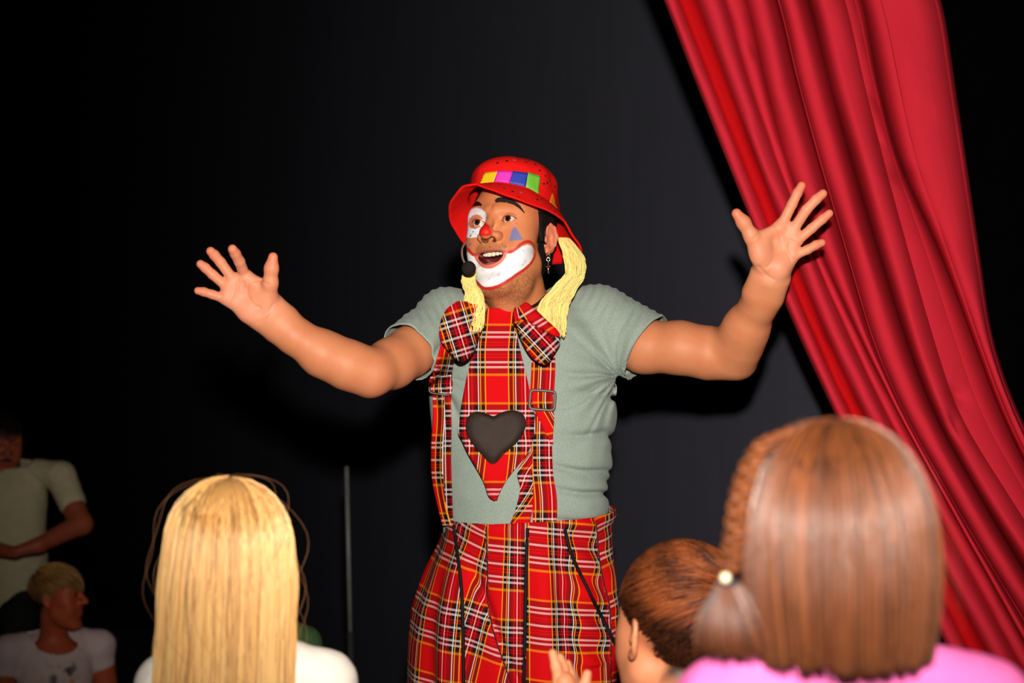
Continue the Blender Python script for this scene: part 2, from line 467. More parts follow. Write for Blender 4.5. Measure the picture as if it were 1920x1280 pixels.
# ------------------------------------------------------------------ red curtain
def curtain():
    ys = np.array([-900, 0, 130, 300, 480, 640, 780, 1000, 1280, 2060], float)
    lines = [   # pixel columns of each fold line at the rows above, depth offset (m)
        ([880, 1247, 1296, 1364, 1436, 1503, 1569, 1673, 1810, 2195], 0.018),   # free edge
        ([893, 1259, 1309, 1377, 1450, 1516, 1582, 1688, 1827, 2215], -0.006),
        ([905, 1271, 1322, 1389, 1462, 1528, 1594, 1702, 1844, 2240], 0.010),   # crease
        ([924, 1289, 1338, 1403, 1475, 1541, 1607, 1717, 1862, 2260], -0.004),
        ([943, 1307, 1355, 1418, 1488, 1554, 1621, 1733, 1880, 2285], 0.014),   # velvet strip ends
        ([968, 1333, 1374, 1434, 1505, 1573, 1640, 1754, 1903, 2310], -0.030),
        ([998, 1361, 1394, 1455, 1524, 1594, 1662, 1778, 1930, 2340], 0.006),
        ([1019, 1383, 1411, 1462, 1532, 1604, 1674, 1793, 1947, 2360], -0.014),
        ([1040, 1402, 1427, 1472, 1540, 1615, 1687, 1808, 1963, 2380], 0.016),
        ([1070, 1430, 1456, 1502, 1564, 1624, 1690, 1812, 1975, 2400], -0.034),
        ([1098, 1459, 1487, 1534, 1588, 1633, 1694, 1818, 1990, 2420], 0.062),
        ([1106, 1466, 1493, 1540, 1593, 1639, 1699, 1824, 1996, 2428], 0.010),
        ([1130, 1490, 1518, 1565, 1620, 1668, 1725, 1848, 2022, 2450], -0.030),
        ([1157, 1517, 1547, 1594, 1648, 1698, 1750, 1836 + 40, 2050, 2480], 0.10),
        ([1190, 1551, 1579, 1626, 1680, 1722, 1772, 1905, 2085, 2520], -0.036),
        ([1224, 1586, 1612, 1655, 1704, 1750, 1795, 1935, 2120, 2560], -0.006),
        ([1242, 1604, 1629, 1672, 1738, 1790, 1838, 1965, 2150, 2590], 0.004),
        ([1256, 1620, 1639, 1680, 1766, 1826, 1878, 1990, 2180, 2620], 0.075),
        ([1290, 1655, 1680, 1716, 1782, 1838, 1888, 2002, 2192, 2632], -0.026),
        ([1340, 1712, 1738, 1768, 1806, 1846, 1896, 2014, 2204, 2644], -0.040),
        ([1385, 1756, 1774, 1800, 1828, 1852, 1900, 2022, 2212, 2655], -0.016),
        ([1398, 1767, 1785, 1810, 1836, 1858, 1908, 2030, 2220, 2665], 0.030),
    ]
    rows = np.concatenate([np.linspace(-900, -40, 24)[:-1], np.linspace(-40, 1320, 230), np.linspace(1320, 2010, 24)[1:]])
    X = np.array([np.interp(rows, ys, l[0]) for l in lines])
    # round off the kinks of the traced rows
    ker = np.hanning(25); ker /= ker.sum()
    fine = np.linspace(-900, 2010, 1200)
    Xs = []
    for l in lines:
        c = np.interp(fine, ys, l[0]); cp = np.concatenate([2 * c[0] - c[60:0:-1], c, 2 * c[-1] - c[-2:-62:-1]])
        k2 = np.hanning(101); k2 /= k2.sum()
        Xs.append(np.interp(rows, fine, np.convolve(cp, k2, 'same')[60:-60]))
    X = np.array(Xs); D = np.array([l[1] for l in lines])
    sub = 10; L = len(lines)
    fr_ = np.array([0, 0.012, 0.05, 0.13, 0.27, 0.45, 0.63, 0.79, 0.91, 0.97, 0.993])[:sub]
    fr_ = np.array([0, 0.010, 0.04, 0.12, 0.28, 0.5, 0.72, 0.88, 0.96, 0.99])
    us = np.concatenate([(np.arange(L - 1)[:, None] + fr_[None]).ravel(), [L - 1]])
    i = np.minimum(us.astype(int), L - 2); f = us - i
    XX = X[i] * (1 - f)[:, None] + X[i + 1] * f[:, None]
    e = 0.5 - 0.5 * np.cos(f * np.pi)
    lowp = D[i] > D[i + 1]
    # ridges (towards the viewer) round, valleys tight
    g = np.where(lowp, 1 - (1 - f) ** 3.2, f ** 3.2); e = 0.12 * e + 0.88 * g
    DD = (D[i] * (1 - e) + D[i + 1] * e)[:, None] * np.ones_like(XX)
    rr = np.broadcast_to(rows[None], XX.shape)
    nz = vnoise(np.column_stack([us.repeat(len(rows)) * 0.5, rr.ravel() / 150.0, np.zeros(rr.size)]), 3).reshape(rr.shape)
    nz2 = vnoise(np.column_stack([us.repeat(len(rows)) * 1.3, rr.ravel() / 42.0, np.ones(rr.size)]), 5).reshape(rr.shape)
    dep = 2.77 + 0.08 * (us / L)[:, None] + DD * (1.35 + 0.4 * nz) + 0.0022 * nz2
    # small pinched dimples in the cloth
    for (dx, dy, amp, rx, ry) in [(1690, 328, 0.02, 22, 16), (1793, 740, 0.016, 14, 16), (1790, 795, 0.018, 10, 22), (1645, 195, 0.012, 10, 20), (1413, 95, 0.01, 8, 20), (1648, 262, 0.008, 7, 14)]:
        dep = dep + amp * np.exp(-((XX - dx - (rr - dy) * 0.35) / rx) ** 2 - ((rr - dy) / ry) ** 2)
    dep = dep + 0.05 * np.clip((rr - 900) / 900, 0, 1) - 0.0 * rr
    pts = np.stack([(XX - 960) * dep / FPX, dep, CAMZ - (rr - HOR) * 2.95 / FPX], -1)
    pts[..., 2] = np.where(rr > 1320, np.maximum(pts[..., 2], 0.012), pts[..., 2])
    pts[..., 2] = CAMZ - (rr - HOR) * dep / FPX
    pts[..., 2] = np.maximum(pts[..., 2], 0.01)
    nU, nV = XX.shape
    V = pts.reshape(-1, 3)
    a, b = np.meshgrid(np.arange(nU - 1), np.arange(nV - 1), indexing='ij')
    F = np.stack([a * nV + b, a * nV + b + 1, (a + 1) * nV + b + 1, (a + 1) * nV + b], -1).reshape(-1, 4)
    isv = (a >= 2 * sub) & (a < 4 * sub)
    red = plain('red_curtain_cloth', (184, 34, 49), 0.9, 0.08, var=0.05, scale=700.0, bump=0.10)
    vel = plain('deep_red_velvet', (172, 6, 13), 0.9, 0.1, var=0.12, scale=420.0, bump=0.2)
    root = empty('stage_curtain'); tag(root, 'red cloth stage curtain pulled aside in diagonal folds behind raised hand', 'curtain')
    isv = isv.ravel()
    for nm, sel, mt in (('drape', ~isv, red), ('velvet_strip', isv, vel)):
        Fs = F[sel]; us_ = np.zeros(len(V), bool); us_[Fs.ravel()] = True; mp = np.cumsum(us_) - 1
        o = solid(build(nm, V[us_], mp[Fs], mt, root), 0.004, 0.0)
    # stitched seam along the facing
    q = int(5.6 * sub); line = pts[q][:, :]
    st = []
    for k in range(90, 200):
        for h_ in (0.15, 0.65):
            p0 = line[k] * (1 - h_) + line[k + 1] * h_; p1 = line[k] * (0.7 - h_) + line[k + 1] * (0.3 + h_)
            st.append(tube([p0 + (0, -0.003, 0), p1 + (0, -0.003, 0)], 0.0009, 4))
    V2, F2, t2 = join(st)
    build('stitched_seam', V2, F2, plain('red_thread', (226, 70, 90), 0.8), root, tris=t2)['kind'] = 'stuff'
    return root
curtain()
# ------------------------------------------------------------------ heads
def lip_ring(cx, cz, hw, hh, r, yc=-95.0, curve=9.0, smile=0.0):
    def f(p):
        x = p[:, 0] - cx; z = p[:, 2] - cz - smile * (x / hw) ** 2
        k0 = np.sqrt((x / hw) ** 2 + (z / hh) ** 2) + 1e-6; k1 = np.sqrt((x / hw ** 2) ** 2 + (z / hh ** 2) ** 2) + 1e-6
        e = k0 * (k0 - 1) / k1
        y = p[:, 1] - (yc + curve * (x / hw) ** 2)
        return np.sqrt(e * e + y * y) - r * (1.0 - 0.25 * np.clip(np.abs(x) / hw, 0, 1))
    return f

def lip_hole(cx, cz, hw, hh, smile):
    def f(p):
        x = p[:, 0] - cx; z = p[:, 2] - cz - smile * (x / hw) ** 2; y = p[:, 1] + 82
        k0 = np.sqrt((x / hw) ** 2 + (z / hh) ** 2 + (y / 32) ** 4) + 1e-6
        return (k0 - 1) * hh * 0.9
    return f

def almond(c, hw, hh, depth):
    """eye opening: lens-shaped prism looking forward (-y)"""
    R = (hw * hw + hh * hh) / (2 * hh)
    def f(p):
        x = np.abs(p[:, 0]) - c[0]; y = p[:, 1] - c[1]; z = p[:, 2] - c[2]
        z = z - 0.06 * x
        d = np.maximum(np.sqrt(x * x + (z + (R - hh)) ** 2) - R, np.sqrt(x * x + (z - (R - hh)) ** 2) - R)
        return np.maximum(d, np.maximum(y - depth, -y - 40))
    return f

def add_head(S, fr, mouth=1.0, ear=True, eyes=True, fine=True, jaw=1.0):
    A = lambda fn, kk, op='u': S.add(fn, kk * fr.s, op, fr)
    A(ell((0, 8, 48), (75, 95, 83)), 10)
    A(ell((0, -38, -14), (62, 53, 76)), 26)
    A(ell((0, -36, -62), (57, 50, 46)), 26)                            # lower face
    A(cone((44, -10, -50), (19, -68, -101), 18, 17, True), 30)         # jaw line
    A(ell((0, -79, -102), (21, 17, 15)), 16)                           # chin
    A(ell((46, -55, -8), (21, 23, 19), sym=True), 24)
    A(ell((44, -46, 32), (22, 30, 34), sym=True), 22)                  # temples                  # cheek bones
    A(ell((40, -63, -38), (18, 19, 20), sym=True), 24)                 # cheeks
    A(cone((8, -86, 40), (48, -64, 40), 7, 7.5, True), 16)               # brow
    if eyes:
        A(ell((32.5, -99, 21), (19, 16, 12), sym=True), 9, 's')
        A(ell((32.5, -76.5, 21), (15.5, 13.6, 13.6), sym=True), 2.2)
        A(cone((22, -84, 7), (44, -77, 9), 3.2, 2.5, True), 6)         # lower lid bag
    A(cone((0, -89, 30), (0, -110, -4), 6.5, 9.0), 10)
    A(ell((0, -112, -10), (13.5, 13, 12)), 7)
    A(ell((16.5, -97, -14), (8.5, 12, 9), sym=True), 6)                # nostril wings
    if fine: A(ell((9.5, -104, -22.5), (5.2, 9, 5), R=rotm(25, 0, 0)), 2.0, 's'); A(ell((-9.5, -104, -22.5), (5.2, 9, 5), R=rotm(-25, 0, 0)), 2.0, 's')
    A(ell((0, -84, -38), (26, 12, 14)), 14)                            # muzzle above the lip
    if mouth > 0:
        A(lip_ring(-2, -55, 27, 14.0 * mouth, 3.3, smile=7.0, yc=-92.5), 6)
        A(lip_hole(-2, -54.6, 26, 12.4 * mouth, 7.0), 2.5, 's')
        A(ell((-2, -72, -65), (20, 16, 8)), 3)                         # tongue
    else:
        A(cone((16, -91, -54), (0, -95, -52), 4, 5.2, True), 6)
        A(cone((14, -90, -60), (0, -94, -61), 4, 6, True), 6)
    if eyes and fine: A(almond((32.5, -77, 20.0), 15.5, 5.6, 6), 1.0, 's')
    if ear:
        A(ell((76, 10, 2), (4.5, 17, 29), rotm(-22, 8, 6), True), 6)
        rim = [(73, -2, 8), (74.5, 0, 22), (77.5, 8, 29), (81.5, 18, 25), (84, 24, 10), (82.5, 20, -8), (78.5, 10, -20)]
        rr = [2.4, 3.2, 3.6, 3.8, 3.8, 3.4, 3.0]
        for q in range(6): A(cone(rim[q], rim[q + 1], rr[q], rr[q + 1], True), 3)
        A(ell((75, 4, -23), (5, 8, 9), sym=True), 5)
        A(ell((81.5, 4, -1), (5.5, 8, 12), sym=True), 3, 's')
        A(cone((79, 14, 16), (79.5, 14, -6), 2.2, 2.4, True), 3)
        A(ell((74, -5, -3), (4, 4.5, 7), sym=True), 4)

def in_poly(x, y, poly):
    poly = np.asarray(poly, float); r = np.zeros(len(x), bool); n = len(poly); j = n - 1
    for i in range(n):
        xi, yi = poly[i]; xj, yj = poly[j]
        c = ((yi > y) != (yj > y)) & (x < (xj - xi) * (y - yi) / (yj - yi + 1e-12) + xi)
        r ^= c; j = i
    return r

def poly_dist(x, y, poly, closed=True):
    poly = np.asarray(poly, float); d = np.full(len(x), 1e9); n = len(poly)
    for i in range(n if closed else n - 1):
        a, b = poly[i], poly[(i + 1) % n]; ab = b - a
        t = np.clip(((x - a[0]) * ab[0] + (y - a[1]) * ab[1]) / (ab @ ab + 1e-12), 0, 1)
        d = np.minimum(d, np.hypot(x - a[0] - t * ab[0], y - a[1] - t * ab[1]))
    return d

def step(d, w): return np.clip(0.5 - d / (2 * w), 0, 1)      # 1 inside, soft edge of half width w
def mixc(c, col, a): return c * (1 - a[:, None]) + np.asarray(col)[None] * a[:, None]

def hits(S, pts, d0=2.35, d1=3.0, off=0.0, n=70):
    """points where the lines of sight through pixels meet a surface, pulled off it by `off`"""
    pts = np.asarray(pts, float)
    dr = np.column_stack([(pts[:, 0] - 960) / FPX, np.ones(len(pts)), -(pts[:, 1] - HOR) / FPX])
    t = np.full(len(pts), d0); o = np.array([0, 0, CAMZ])
    for _ in range(n):
        dist = S.ev(o + dr * t[:, None]) - off
        t = np.minimum(t + np.clip(dist, -0.02, 0.05) * 0.8, d1)
    return o + dr * t[:, None]


# ------------------------------------------------------------------ the clown
clown = empty('person')
tag(clown, 'clown in red tartan trousers and red hat with both arms thrown wide', 'person')
clown_extra = []
HF = Frame((0.0, 2.80, CAMZ + 0.3625), rotm(-25.4, -9.4, -3.2), 0.001 * 1.008)
SKIN_C = lin((205, 131, 90)); SKIN_P = lin((224, 148, 114)); SKIN_R = lin((196, 96, 62))
FACE_C = lin((208, 130, 82))

def chain(S, pts, rad, k, fr=WORLD):
    for a in range(len(pts) - 1): S.add(cone(pts[a], pts[a + 1], rad[a], rad[a + 1]), k, 'u', fr)

def hand(S, wrist, palm_roots, fingers, thumb, thenar, hypo, web, kf=0.0028):
    for root, (base, *_r) in zip(palm_roots, fingers):
        S.add(cone(root, base[0], 0.0135, 0.0112), 0.016)
    S.add(ell(thenar[0], thenar[1]), 0.014); S.add(ell(hypo[0], hypo[1]), 0.014)
    S.add(cone(web[0], web[1], 0.010, 0.0085), 0.014)
    for pts, rad in fingers: chain(S, pts, [r_ * f_ for r_, f_ in zip(rad, (0.94, 1.02, 1.08, 1.14))], kf)
    chain(S, thumb[0], thumb[1], 0.008)

def arm_left():
    S = SDF()
    chain(S, [P(838, 610, 2.80), P(768, 660, 2.70), P(735, 681, 2.655), P(694, 699, 2.60)], [0.052, 0.0445, 0.0445, 0.042], 0.02)
    chain(S, [P(694, 699, 2.60), P(652, 684, 2.585), P(605, 663, 2.57), P(550, 628, 2.553), P(506, 592, 2.54)], [0.040, 0.0425, 0.040, 0.031, 0.0245], 0.02)
    S.add(ell(P(690, 713, 2.625), (0.028, 0.028, 0.028)), 0.02)
    d0 = 2.54
    S.add(cone(P(513, 569, d0), P(530, 592, d0 + .005), 0.018, 0.024), 0.02); S.add(cone(P(484, 600, d0), P(512, 612, d0 + .005), 0.017, 0.024), 0.02)
    roots = [P(509, 572, d0), P(502, 580, d0), P(494, 588, d0), P(487, 597, d0)]
    r3 = [0.0098, 0.0086, 0.0082, 0.0066]
    fingers = [
        ([P(459, 516, 2.515), P(449, 490, 2.487), P(441, 475, 2.472), P(436, 467, 2.462)], [0.0102, 0.0094, 0.0086, 0.0072]),
        ([P(437, 524, 2.515), P(414, 492, 2.503), P(402, 478, 2.496), P(395, 471, 2.490)], [0.0100, 0.0090, 0.0084, 0.0070]),
        ([P(426, 538, 2.515), P(399, 515, 2.505), P(385, 502, 2.50), P(376, 495, 2.496)], [0.0096, 0.0086, 0.0080, 0.0066]),
        ([P(422, 560, 2.515), P(398, 552, 2.508), P(382, 547, 2.504), P(371, 545, 2.50)], [0.0094, 0.0080, 0.0074, 0.0060]),
    ]
    thumb = ([P(501, 570, 2.53), P(507, 530, 2.505), P(509, 503, 2.495), P(512, 482, 2.490)], [0.018, 0.0128, 0.0116, 0.0086])
    hand(S, None, roots, fingers, thumb, (P(493, 552, 2.523), (0.021, 0.016, 0.027)), (P(466, 583, 2.527), (0.020, 0.015, 0.020)), (P(492, 541, 2.52), P(466, 522, 2.515)))
    cre = [[(509, 537), (491, 527), (470, 529)], [(470, 529), (466, 548), (476, 570), (489, 577)], [(449, 530), (446, 552), (434, 576)], [(460, 530), (463, 552), (470, 563)], [(484, 605), (500, 592), (514, 570)]]
    return S, cre

def arm_right():
    S = SDF()
    chain(S, [P(1125, 605, 2.86), P(1209, 650, 2.81), P(1275, 652, 2.785), P(1330, 662, 2.77), P(1376, 668, 2.755)], [0.058, 0.050, 0.0495, 0.0485, 0.042], 0.02)
    chain(S, [P(1376, 668, 2.755), P(1388, 640, 2.725), P(1400, 613, 2.695), P(1425, 568, 2.645), P(1442, 526, 2.60)], [0.041, 0.0425, 0.0405, 0.031, 0.0240], 0.022)
    S.add(ell(P(1389, 683, 2.775), (0.024, 0.03, 0.024)), 0.02)
    d0 = 2.60
    S.add(cone(P(1424, 512, d0), P(1416, 545, d0 + .02), 0.017, 0.022), 0.02); S.add(cone(P(1464, 524, d0), P(1448, 555, d0 + .02), 0.017, 0.021), 0.02)
    roots = [P(1431, 503, d0), P(1441, 506, d0), P(1451, 510, d0), P(1460, 515, d0)]
    fingers = [
        ([P(1467, 419, 2.575), P(1485, 383, 2.565), P(1495, 362, 2.562), P(1503, 348, 2.562)], [0.0104, 0.0090, 0.0082, 0.0068]),
        ([P(1488, 430, 2.575), P(1512, 393, 2.562), P(1530, 374, 2.558), P(1543, 363, 2.557)], [0.0104, 0.0092, 0.0084, 0.0070]),
        ([P(1494, 452, 2.575), P(1522, 428, 2.565), P(1542, 411, 2.560), P(1555, 400, 2.558)], [0.0100, 0.0086, 0.0078, 0.0064]),
        ([P(1488, 479, 2.578), P(1514, 468, 2.570), P(1530, 459, 2.567), P(1541, 455, 2.566)], [0.0098, 0.0082, 0.0076, 0.0062]),
    ]
    thumb = ([P(1434, 496, 2.585), P(1409, 443, 2.565), P(1394, 417, 2.558), P(1381, 400, 2.555)], [0.019, 0.0130, 0.0118, 0.0090])
    hand(S, None, roots, fingers, thumb, (P(1426, 470, 2.573), (0.021, 0.016, 0.030)), (P(1461, 500, 2.578), (0.019, 0.015, 0.021)), (P(1422, 445, 2.57), P(1456, 428, 2.573)))
    cre = [[(1450, 424), (1461, 446), (1458, 470), (1441, 497), (1434, 503)], [(1453, 432), (1468, 446), (1471, 465)], [(1500, 462), (1476, 452), (1472, 468), (1480, 490)], [(1407, 452), (1420, 438)], [(1420, 500), (1438, 517), (1450, 525)]]
    return S, cre

def arm_mesh(maker, h):
    S, cre = maker()
    tips = [fn for fn in S.pr]
    lines = [np.array([P(x, y, 2.52 if maker is arm_left else 2.58) for x, y in spline(c, 14)]) for c in cre]
    pc = (P(465, 555, 2.52) if maker is arm_left else P(1452, 470, 2.58)).astype(np.float32)
    def post(p, d):
        near = (np.abs(d) < 0.006) & (((p - pc) ** 2).sum(1) < 0.0115)
        if near.any():
            q = p[near]; w = np.full(len(q), 9.0)
            for L in lines:
                for a, b in zip(L[:-1], L[1:]):
                    ab = b - a; ab2 = ab[[0, 2]]; qa = (q - a)[:, [0, 2]]
                    t = np.clip(qa @ ab2 / (ab2 @ ab2), 0, 1)
                    w = np.minimum(w, np.hypot(qa[:, 0] - t * ab2[0], qa[:, 1] - t * ab2[1]))
            g = 0.0012 * np.exp(-(w / 0.0019) ** 2) * (q[:, 1] < lines[0][0, 1] + 0.012)
            d = d.copy(); d[near] += g
        return d
    S.post = post
    pts = np.array([P(838, 600, 2.80), P(1125, 600, 2.86)])
    if maker is arm_left: lo, hi = P(355, 770, 2.44) * [1, 1, 1], P(860, 440, 2.9)
    else: lo, hi = P(1100, 740, 2.5), P(1580, 330, 2.95)
    lo2 = np.minimum(lo, hi); hi2 = np.maximum(lo, hi)
    lo2[0] -= 0.03; hi2[0] += 0.03; lo2[2] -= 0.02; hi2[2] += 0.03; lo2[1] = 2.42; hi2[1] = 2.95
    V, F = polygonise(S, lo2, hi2, h)
    # colour: ruddier finger tips and palm, warmer upper arm, fine mottling
    c = np.tile(SKIN_C, (len(V), 1))
    wr = P(500, 588, 2.54) if maker is arm_left else P(1442, 520, 2.60)
    mid = P(440, 515, 2.51) if maker is arm_left else P(1490, 430, 2.575)
    toh = np.clip((0.135 - np.linalg.norm(V - mid, axis=1)) / 0.05, 0, 1)
    palm = SKIN_P
    c = mixc(c, palm, toh * 0.9)
    nz = vnoise(V * 55, 2) * 0.5 + vnoise(V * 160, 4) * 0.3
    c = mixc(c, SKIN_R, np.clip(0.12 + 0.25 * nz, 0, 0.5))
    tipd = np.full(len(V), 9.0)
    tl = [(512, 482), (436, 467), (395, 471), (376, 495), (371, 545)] if maker is arm_left else [(1381, 400), (1503, 348), (1543, 363), (1555, 400), (1541, 455)]
    dd = 2.49 if maker is arm_left else 2.56
    for x, y in tl:
        q = P(x, y, dd); tipd = np.minimum(tipd, np.hypot(V[:, 0] - q[0], V[:, 2] - q[2]))
    c = mixc(c, lin((224, 112, 82)), np.clip(1 - tipd / 0.032, 0, 1) * 0.55)
    return V, F, c

def to_face(px):
    """pixels of the zoomed face -> (arc, height) on the head surface, in millimetres"""
    q = np.array([(860 + X / 6.4, 360 + Y / 6.4) for X, Y in px])
    L = HF.to_local(hits(clown_head, q, 2.5, 2.80))
    return np.column_stack([np.arctan2(L[:, 0], -L[:, 1]) * 90.0, L[:, 2]])

WHITE_MOUTH = [(72, 692), (120, 730), (165, 770), (215, 782), (245, 765), (300, 760), (400, 770), (500, 765), (555, 738), (590, 742), (640, 735), (700, 690), (760, 650), (830, 630),
    (880, 650), (900, 700), (890, 780), (850, 850), (780, 910), (680, 980), (600, 1040), (540, 1080), (480, 1110), (400, 1140), (340, 1148), (290, 1130), (220, 1060), (185, 1000), (130, 920), (90, 840), (72, 770)]
RED_A = [(72, 660), (115, 690), (170, 745), (212, 755)]
RED_B = [(562, 716), (620, 716), (680, 690), (740, 632), (800, 597), (860, 598), (908, 650), (924, 720), (900, 800), (855, 872), (780, 938), (700, 988), (600, 1058), (520, 1105), (440, 1140), (350, 1157), (285, 1142), (222, 1080)]
WHITE_EYE = [(100, 232), (150, 205), (220, 185), (270, 200), (318, 240), (335, 290), (325, 340), (290, 400), (265, 450), (245, 490), (215, 540), (150, 552), (80, 535), (85, 450), (98, 380), (92, 310), (95, 260)]
EYE_SKIN = [(130, 320), (160, 285), (210, 265), (260, 280), (300, 330), (303, 360), (260, 420), (200, 445), (140, 430), (118, 390)]
TRIANGLE = [(660, 415), (690, 425), (735, 505), (772, 570), (690, 582), (600, 592), (620, 530), (632, 470)]

RED_NOSE = [((X / 5.818 - 60) * 6.4, (Y / 5.818 - 40) * 6.4) for X, Y in [(572, 690), (585, 640), (620, 585), (655, 570), (690, 610), (712, 670), (706, 700), (655, 722), (600, 716)]]

def face_colours(V):
    L = HF.to_local(V); x, y, z = L.T
    s = np.arctan2(x, -y) * 90.0
    c = np.tile(FACE_C, (len(V), 1))
    nz = vnoise(V * 60, 7) * 0.5 + vnoise(V * 190, 8) * 0.4
    c = mixc(c, SKIN_R, np.clip(0.10 + 0.3 * nz, 0, 0.5))
    front = (y < 0).astype(float)
    c = mixc(c, lin((205, 112, 82)), np.clip(1 - np.hypot(np.abs(x) - 44, z + 10) / 30, 0, 1) * 0.35 * front)
    c = mixc(c, lin((198, 104, 76)), np.clip(1 - np.hypot((np.abs(x) - 33) / 1.3, z - 24) / 17, 0, 1) * 0.6 * front)   # lids
    c = mixc(c, lin((216, 124, 104)), 0.55 * ((np.abs(x) > 70) & (z < 34) & (z > -34)))
    # stubble on lip, chin and throat
    st = np.clip(1 - np.abs(z + 35) / 10, 0, 1) * (np.abs(x) < 32) * (y < -76)
    jw = np.clip((-z - 62) / 25, 0, 1) * np.clip((-y + 5) / 30, 0, 1) * np.clip((z + 150) / 25, 0, 1)
    st = np.maximum(st * 0.85, jw * 0.75)
    sp = vnoise(V * 620, 11)
    c = mixc(c, lin((84, 62, 50)), np.clip(st * (0.42 + 0.6 * sp), 0, 0.75))
    wob = 0.5 * vnoise(V * 330, 21) + 0.3 * vnoise(V * 800, 22)
    m = front * (np.abs(x) < 74)
    def fill(poly, col, w=0.6, zmin=-999, ymax=999):
        nonlocal c
        q = to_face(poly); i = in_poly(s, z, q); d = poly_dist(s, z, q); d = np.where(i, -d, d)
        c = mixc(c, col, step(d + wob, w) * m * (z > zmin) * (y < ymax)); return d
    WH = lin((238, 236, 240))
    d = fill(WHITE_MOUTH, WH)
    streak = np.clip(vnoise(V * 110, 9) * 0.8 + vnoise(V * 420, 10) * 0.5 - 0.25, 0, 1)
    c = mixc(c, lin((176, 178, 196)), step(d + 1, 1) * streak * m)
    RD = lin((196, 40, 34))
    for path in (RED_A, RED_B):
        q = to_face(spline(np.array(path, float), 60)); d = poly_dist(s, z, q, False) - 2.6
        c = mixc(c, RD, step(d + wob, 0.6) * m)
    d = fill(WHITE_EYE, WH)
    c = mixc(c, lin((176, 178, 196)), step(d + 1, 1) * streak * m * 0.7)
    fill(EYE_SKIN, lin((206, 120, 84)), 0.8)
    fill(TRIANGLE, lin((122, 120, 158)), 0.7)
    for X, Y, r in ((172, 475, 2.0), (140, 525, 2.4), (135, 625, 2.8)):
        q = to_face([(X, Y)])[0]; d = np.hypot(s - q[0], z - q[1]) - r
        c = mixc(c, lin((104, 108, 160)), step(d + wob, 0.6) * m)
    # lips, mouth interior, tongue
    mx = (x + 2) / 27.0; mz = (z + 55 - 7 * mx ** 2)
    e = np.sqrt(mx ** 2 + (mz / 14.0) ** 2)
    lipw = (y < -70) * front
    c = mixc(c, lin((168, 84, 66)), step((e - 1.18) * 13, 0.8) * lipw * (mz >= 0)); c = mixc(c, lin((222, 112, 88)), step((e - 1.33) * 13, 0.8) * lipw * (mz < 0))
    ins = (e < 0.97) & (y > -91.5) & (y < -30)
    c = mixc(c, lin((88, 24, 24)), ins.astype(float))
    c = mixc(c, lin((186, 92, 90)), (ins & (z < -56)).astype(float))
    # painted red nose tip
    d = fill(RED_NOSE, lin((220, 30, 22)), 0.8, -19.0, -100.0)
    # nostrils
    c = mixc(c, lin((60, 24, 18)), (((np.abs(x) - 9.5) ** 2 / 30 + (z + 21) ** 2 / 22 < 1) & (y > -112) & (y < -90) & (z < -17.5)).astype(float) * 0.85)
    # dark hair at the temples and nape
    hair = (np.abs(x) > 55) & (z > -12 - 0.0 * y) & (z < 120) & (y > -34 + 0.25 * np.maximum(40 - z, 0)) & (np.abs(x) < 74.5 + (z > 33) * 9)
    hair |= (y > 28) & (z > -68)
    c = mixc(c, lin((16, 12, 11)), hair.astype(float))
    return c

def clown_body():
    # head and neck, finely meshed for the face
    global clown_head
    S = SDF()
    clown_head = S
    add_head(S, HF, 1.0)
    nb = P(972, 602, 2.835)
    S.add(cone(HF.to_world((0, 6, -62)), nb, 0.056, 0.066), 0.018)
    S.add(cone(HF.to_world((0, -48, -104)), HF.to_world((0, -20, -122)), 0.022, 0.03), 0.022)
    S.add(cone(HF.to_world((30, -30, -96)), HF.to_world((-30, -30, -96)), 0.022, 0.022), 0.022)
    lo = np.array([-0.115, 2.655, CAMZ + 0.185]); hi = np.array([0.125, 2.93, CAMZ + 0.51])
    V, F = polygonise(S, lo, hi, 0.0012, margin=0.02)
    print('head', time.time() - T0, len(V))
    parts = [(V, F)]; cols = [face_colours(V)]
    for mk in (arm_left, arm_right):
        V2, F2, c2 = arm_mesh(mk, 0.0019); parts.append((V2, F2)); cols.append(c2)
    # trunk and legs inside the clothes
    S3 = SDF(); TF = Frame((0.019, 2.86, 0), rotm(-14, 0, 0))
    S3.add(loft([0.86, 0.95, 1.05, 1.2, 1.32, 1.40], [0.15, 0.15, 0.14, 0.15, 0.155, 0.11], [0.10, 0.10, 0.10, 0.10, 0.10, 0.075]), 0.02, 'u', TF)
    S3.add(cone(P(850, 615, 2.82), P(1120, 610, 2.86), 0.05, 0.05), 0.04)
    S3.add(cone((0, 0, 1.36), (0, -0.02, 1.46), 0.06, 0.058), 0.03, 'u', TF)
    for s in (-1, 1):
        chain(S3, [np.array((s * 0.09, 0, 0.9)), np.array((s * 0.12, -0.02, 0.48)), np.array((s * 0.13, 0.02, 0.09))], [0.085, 0.06, 0.04], 0.03, TF)
        S3.add(cone((s * 0.13, 0.03, 0.045), (s * 0.15, -0.14, 0.04), 0.036, 0.032), 0.03, 'u', TF)
    V3, F3 = polygonise(S3, (-0.3, 2.55, -0.01), (0.35, 3.1, 1.5), 0.009)
    parts.append((V3, F3)); cols.append(np.tile(SKIN_C, (len(V3), 1)))
    V, F, _ = join(parts)
    o = build('body', V, F, SKIN, clown, col=np.vstack(cols))
    return S
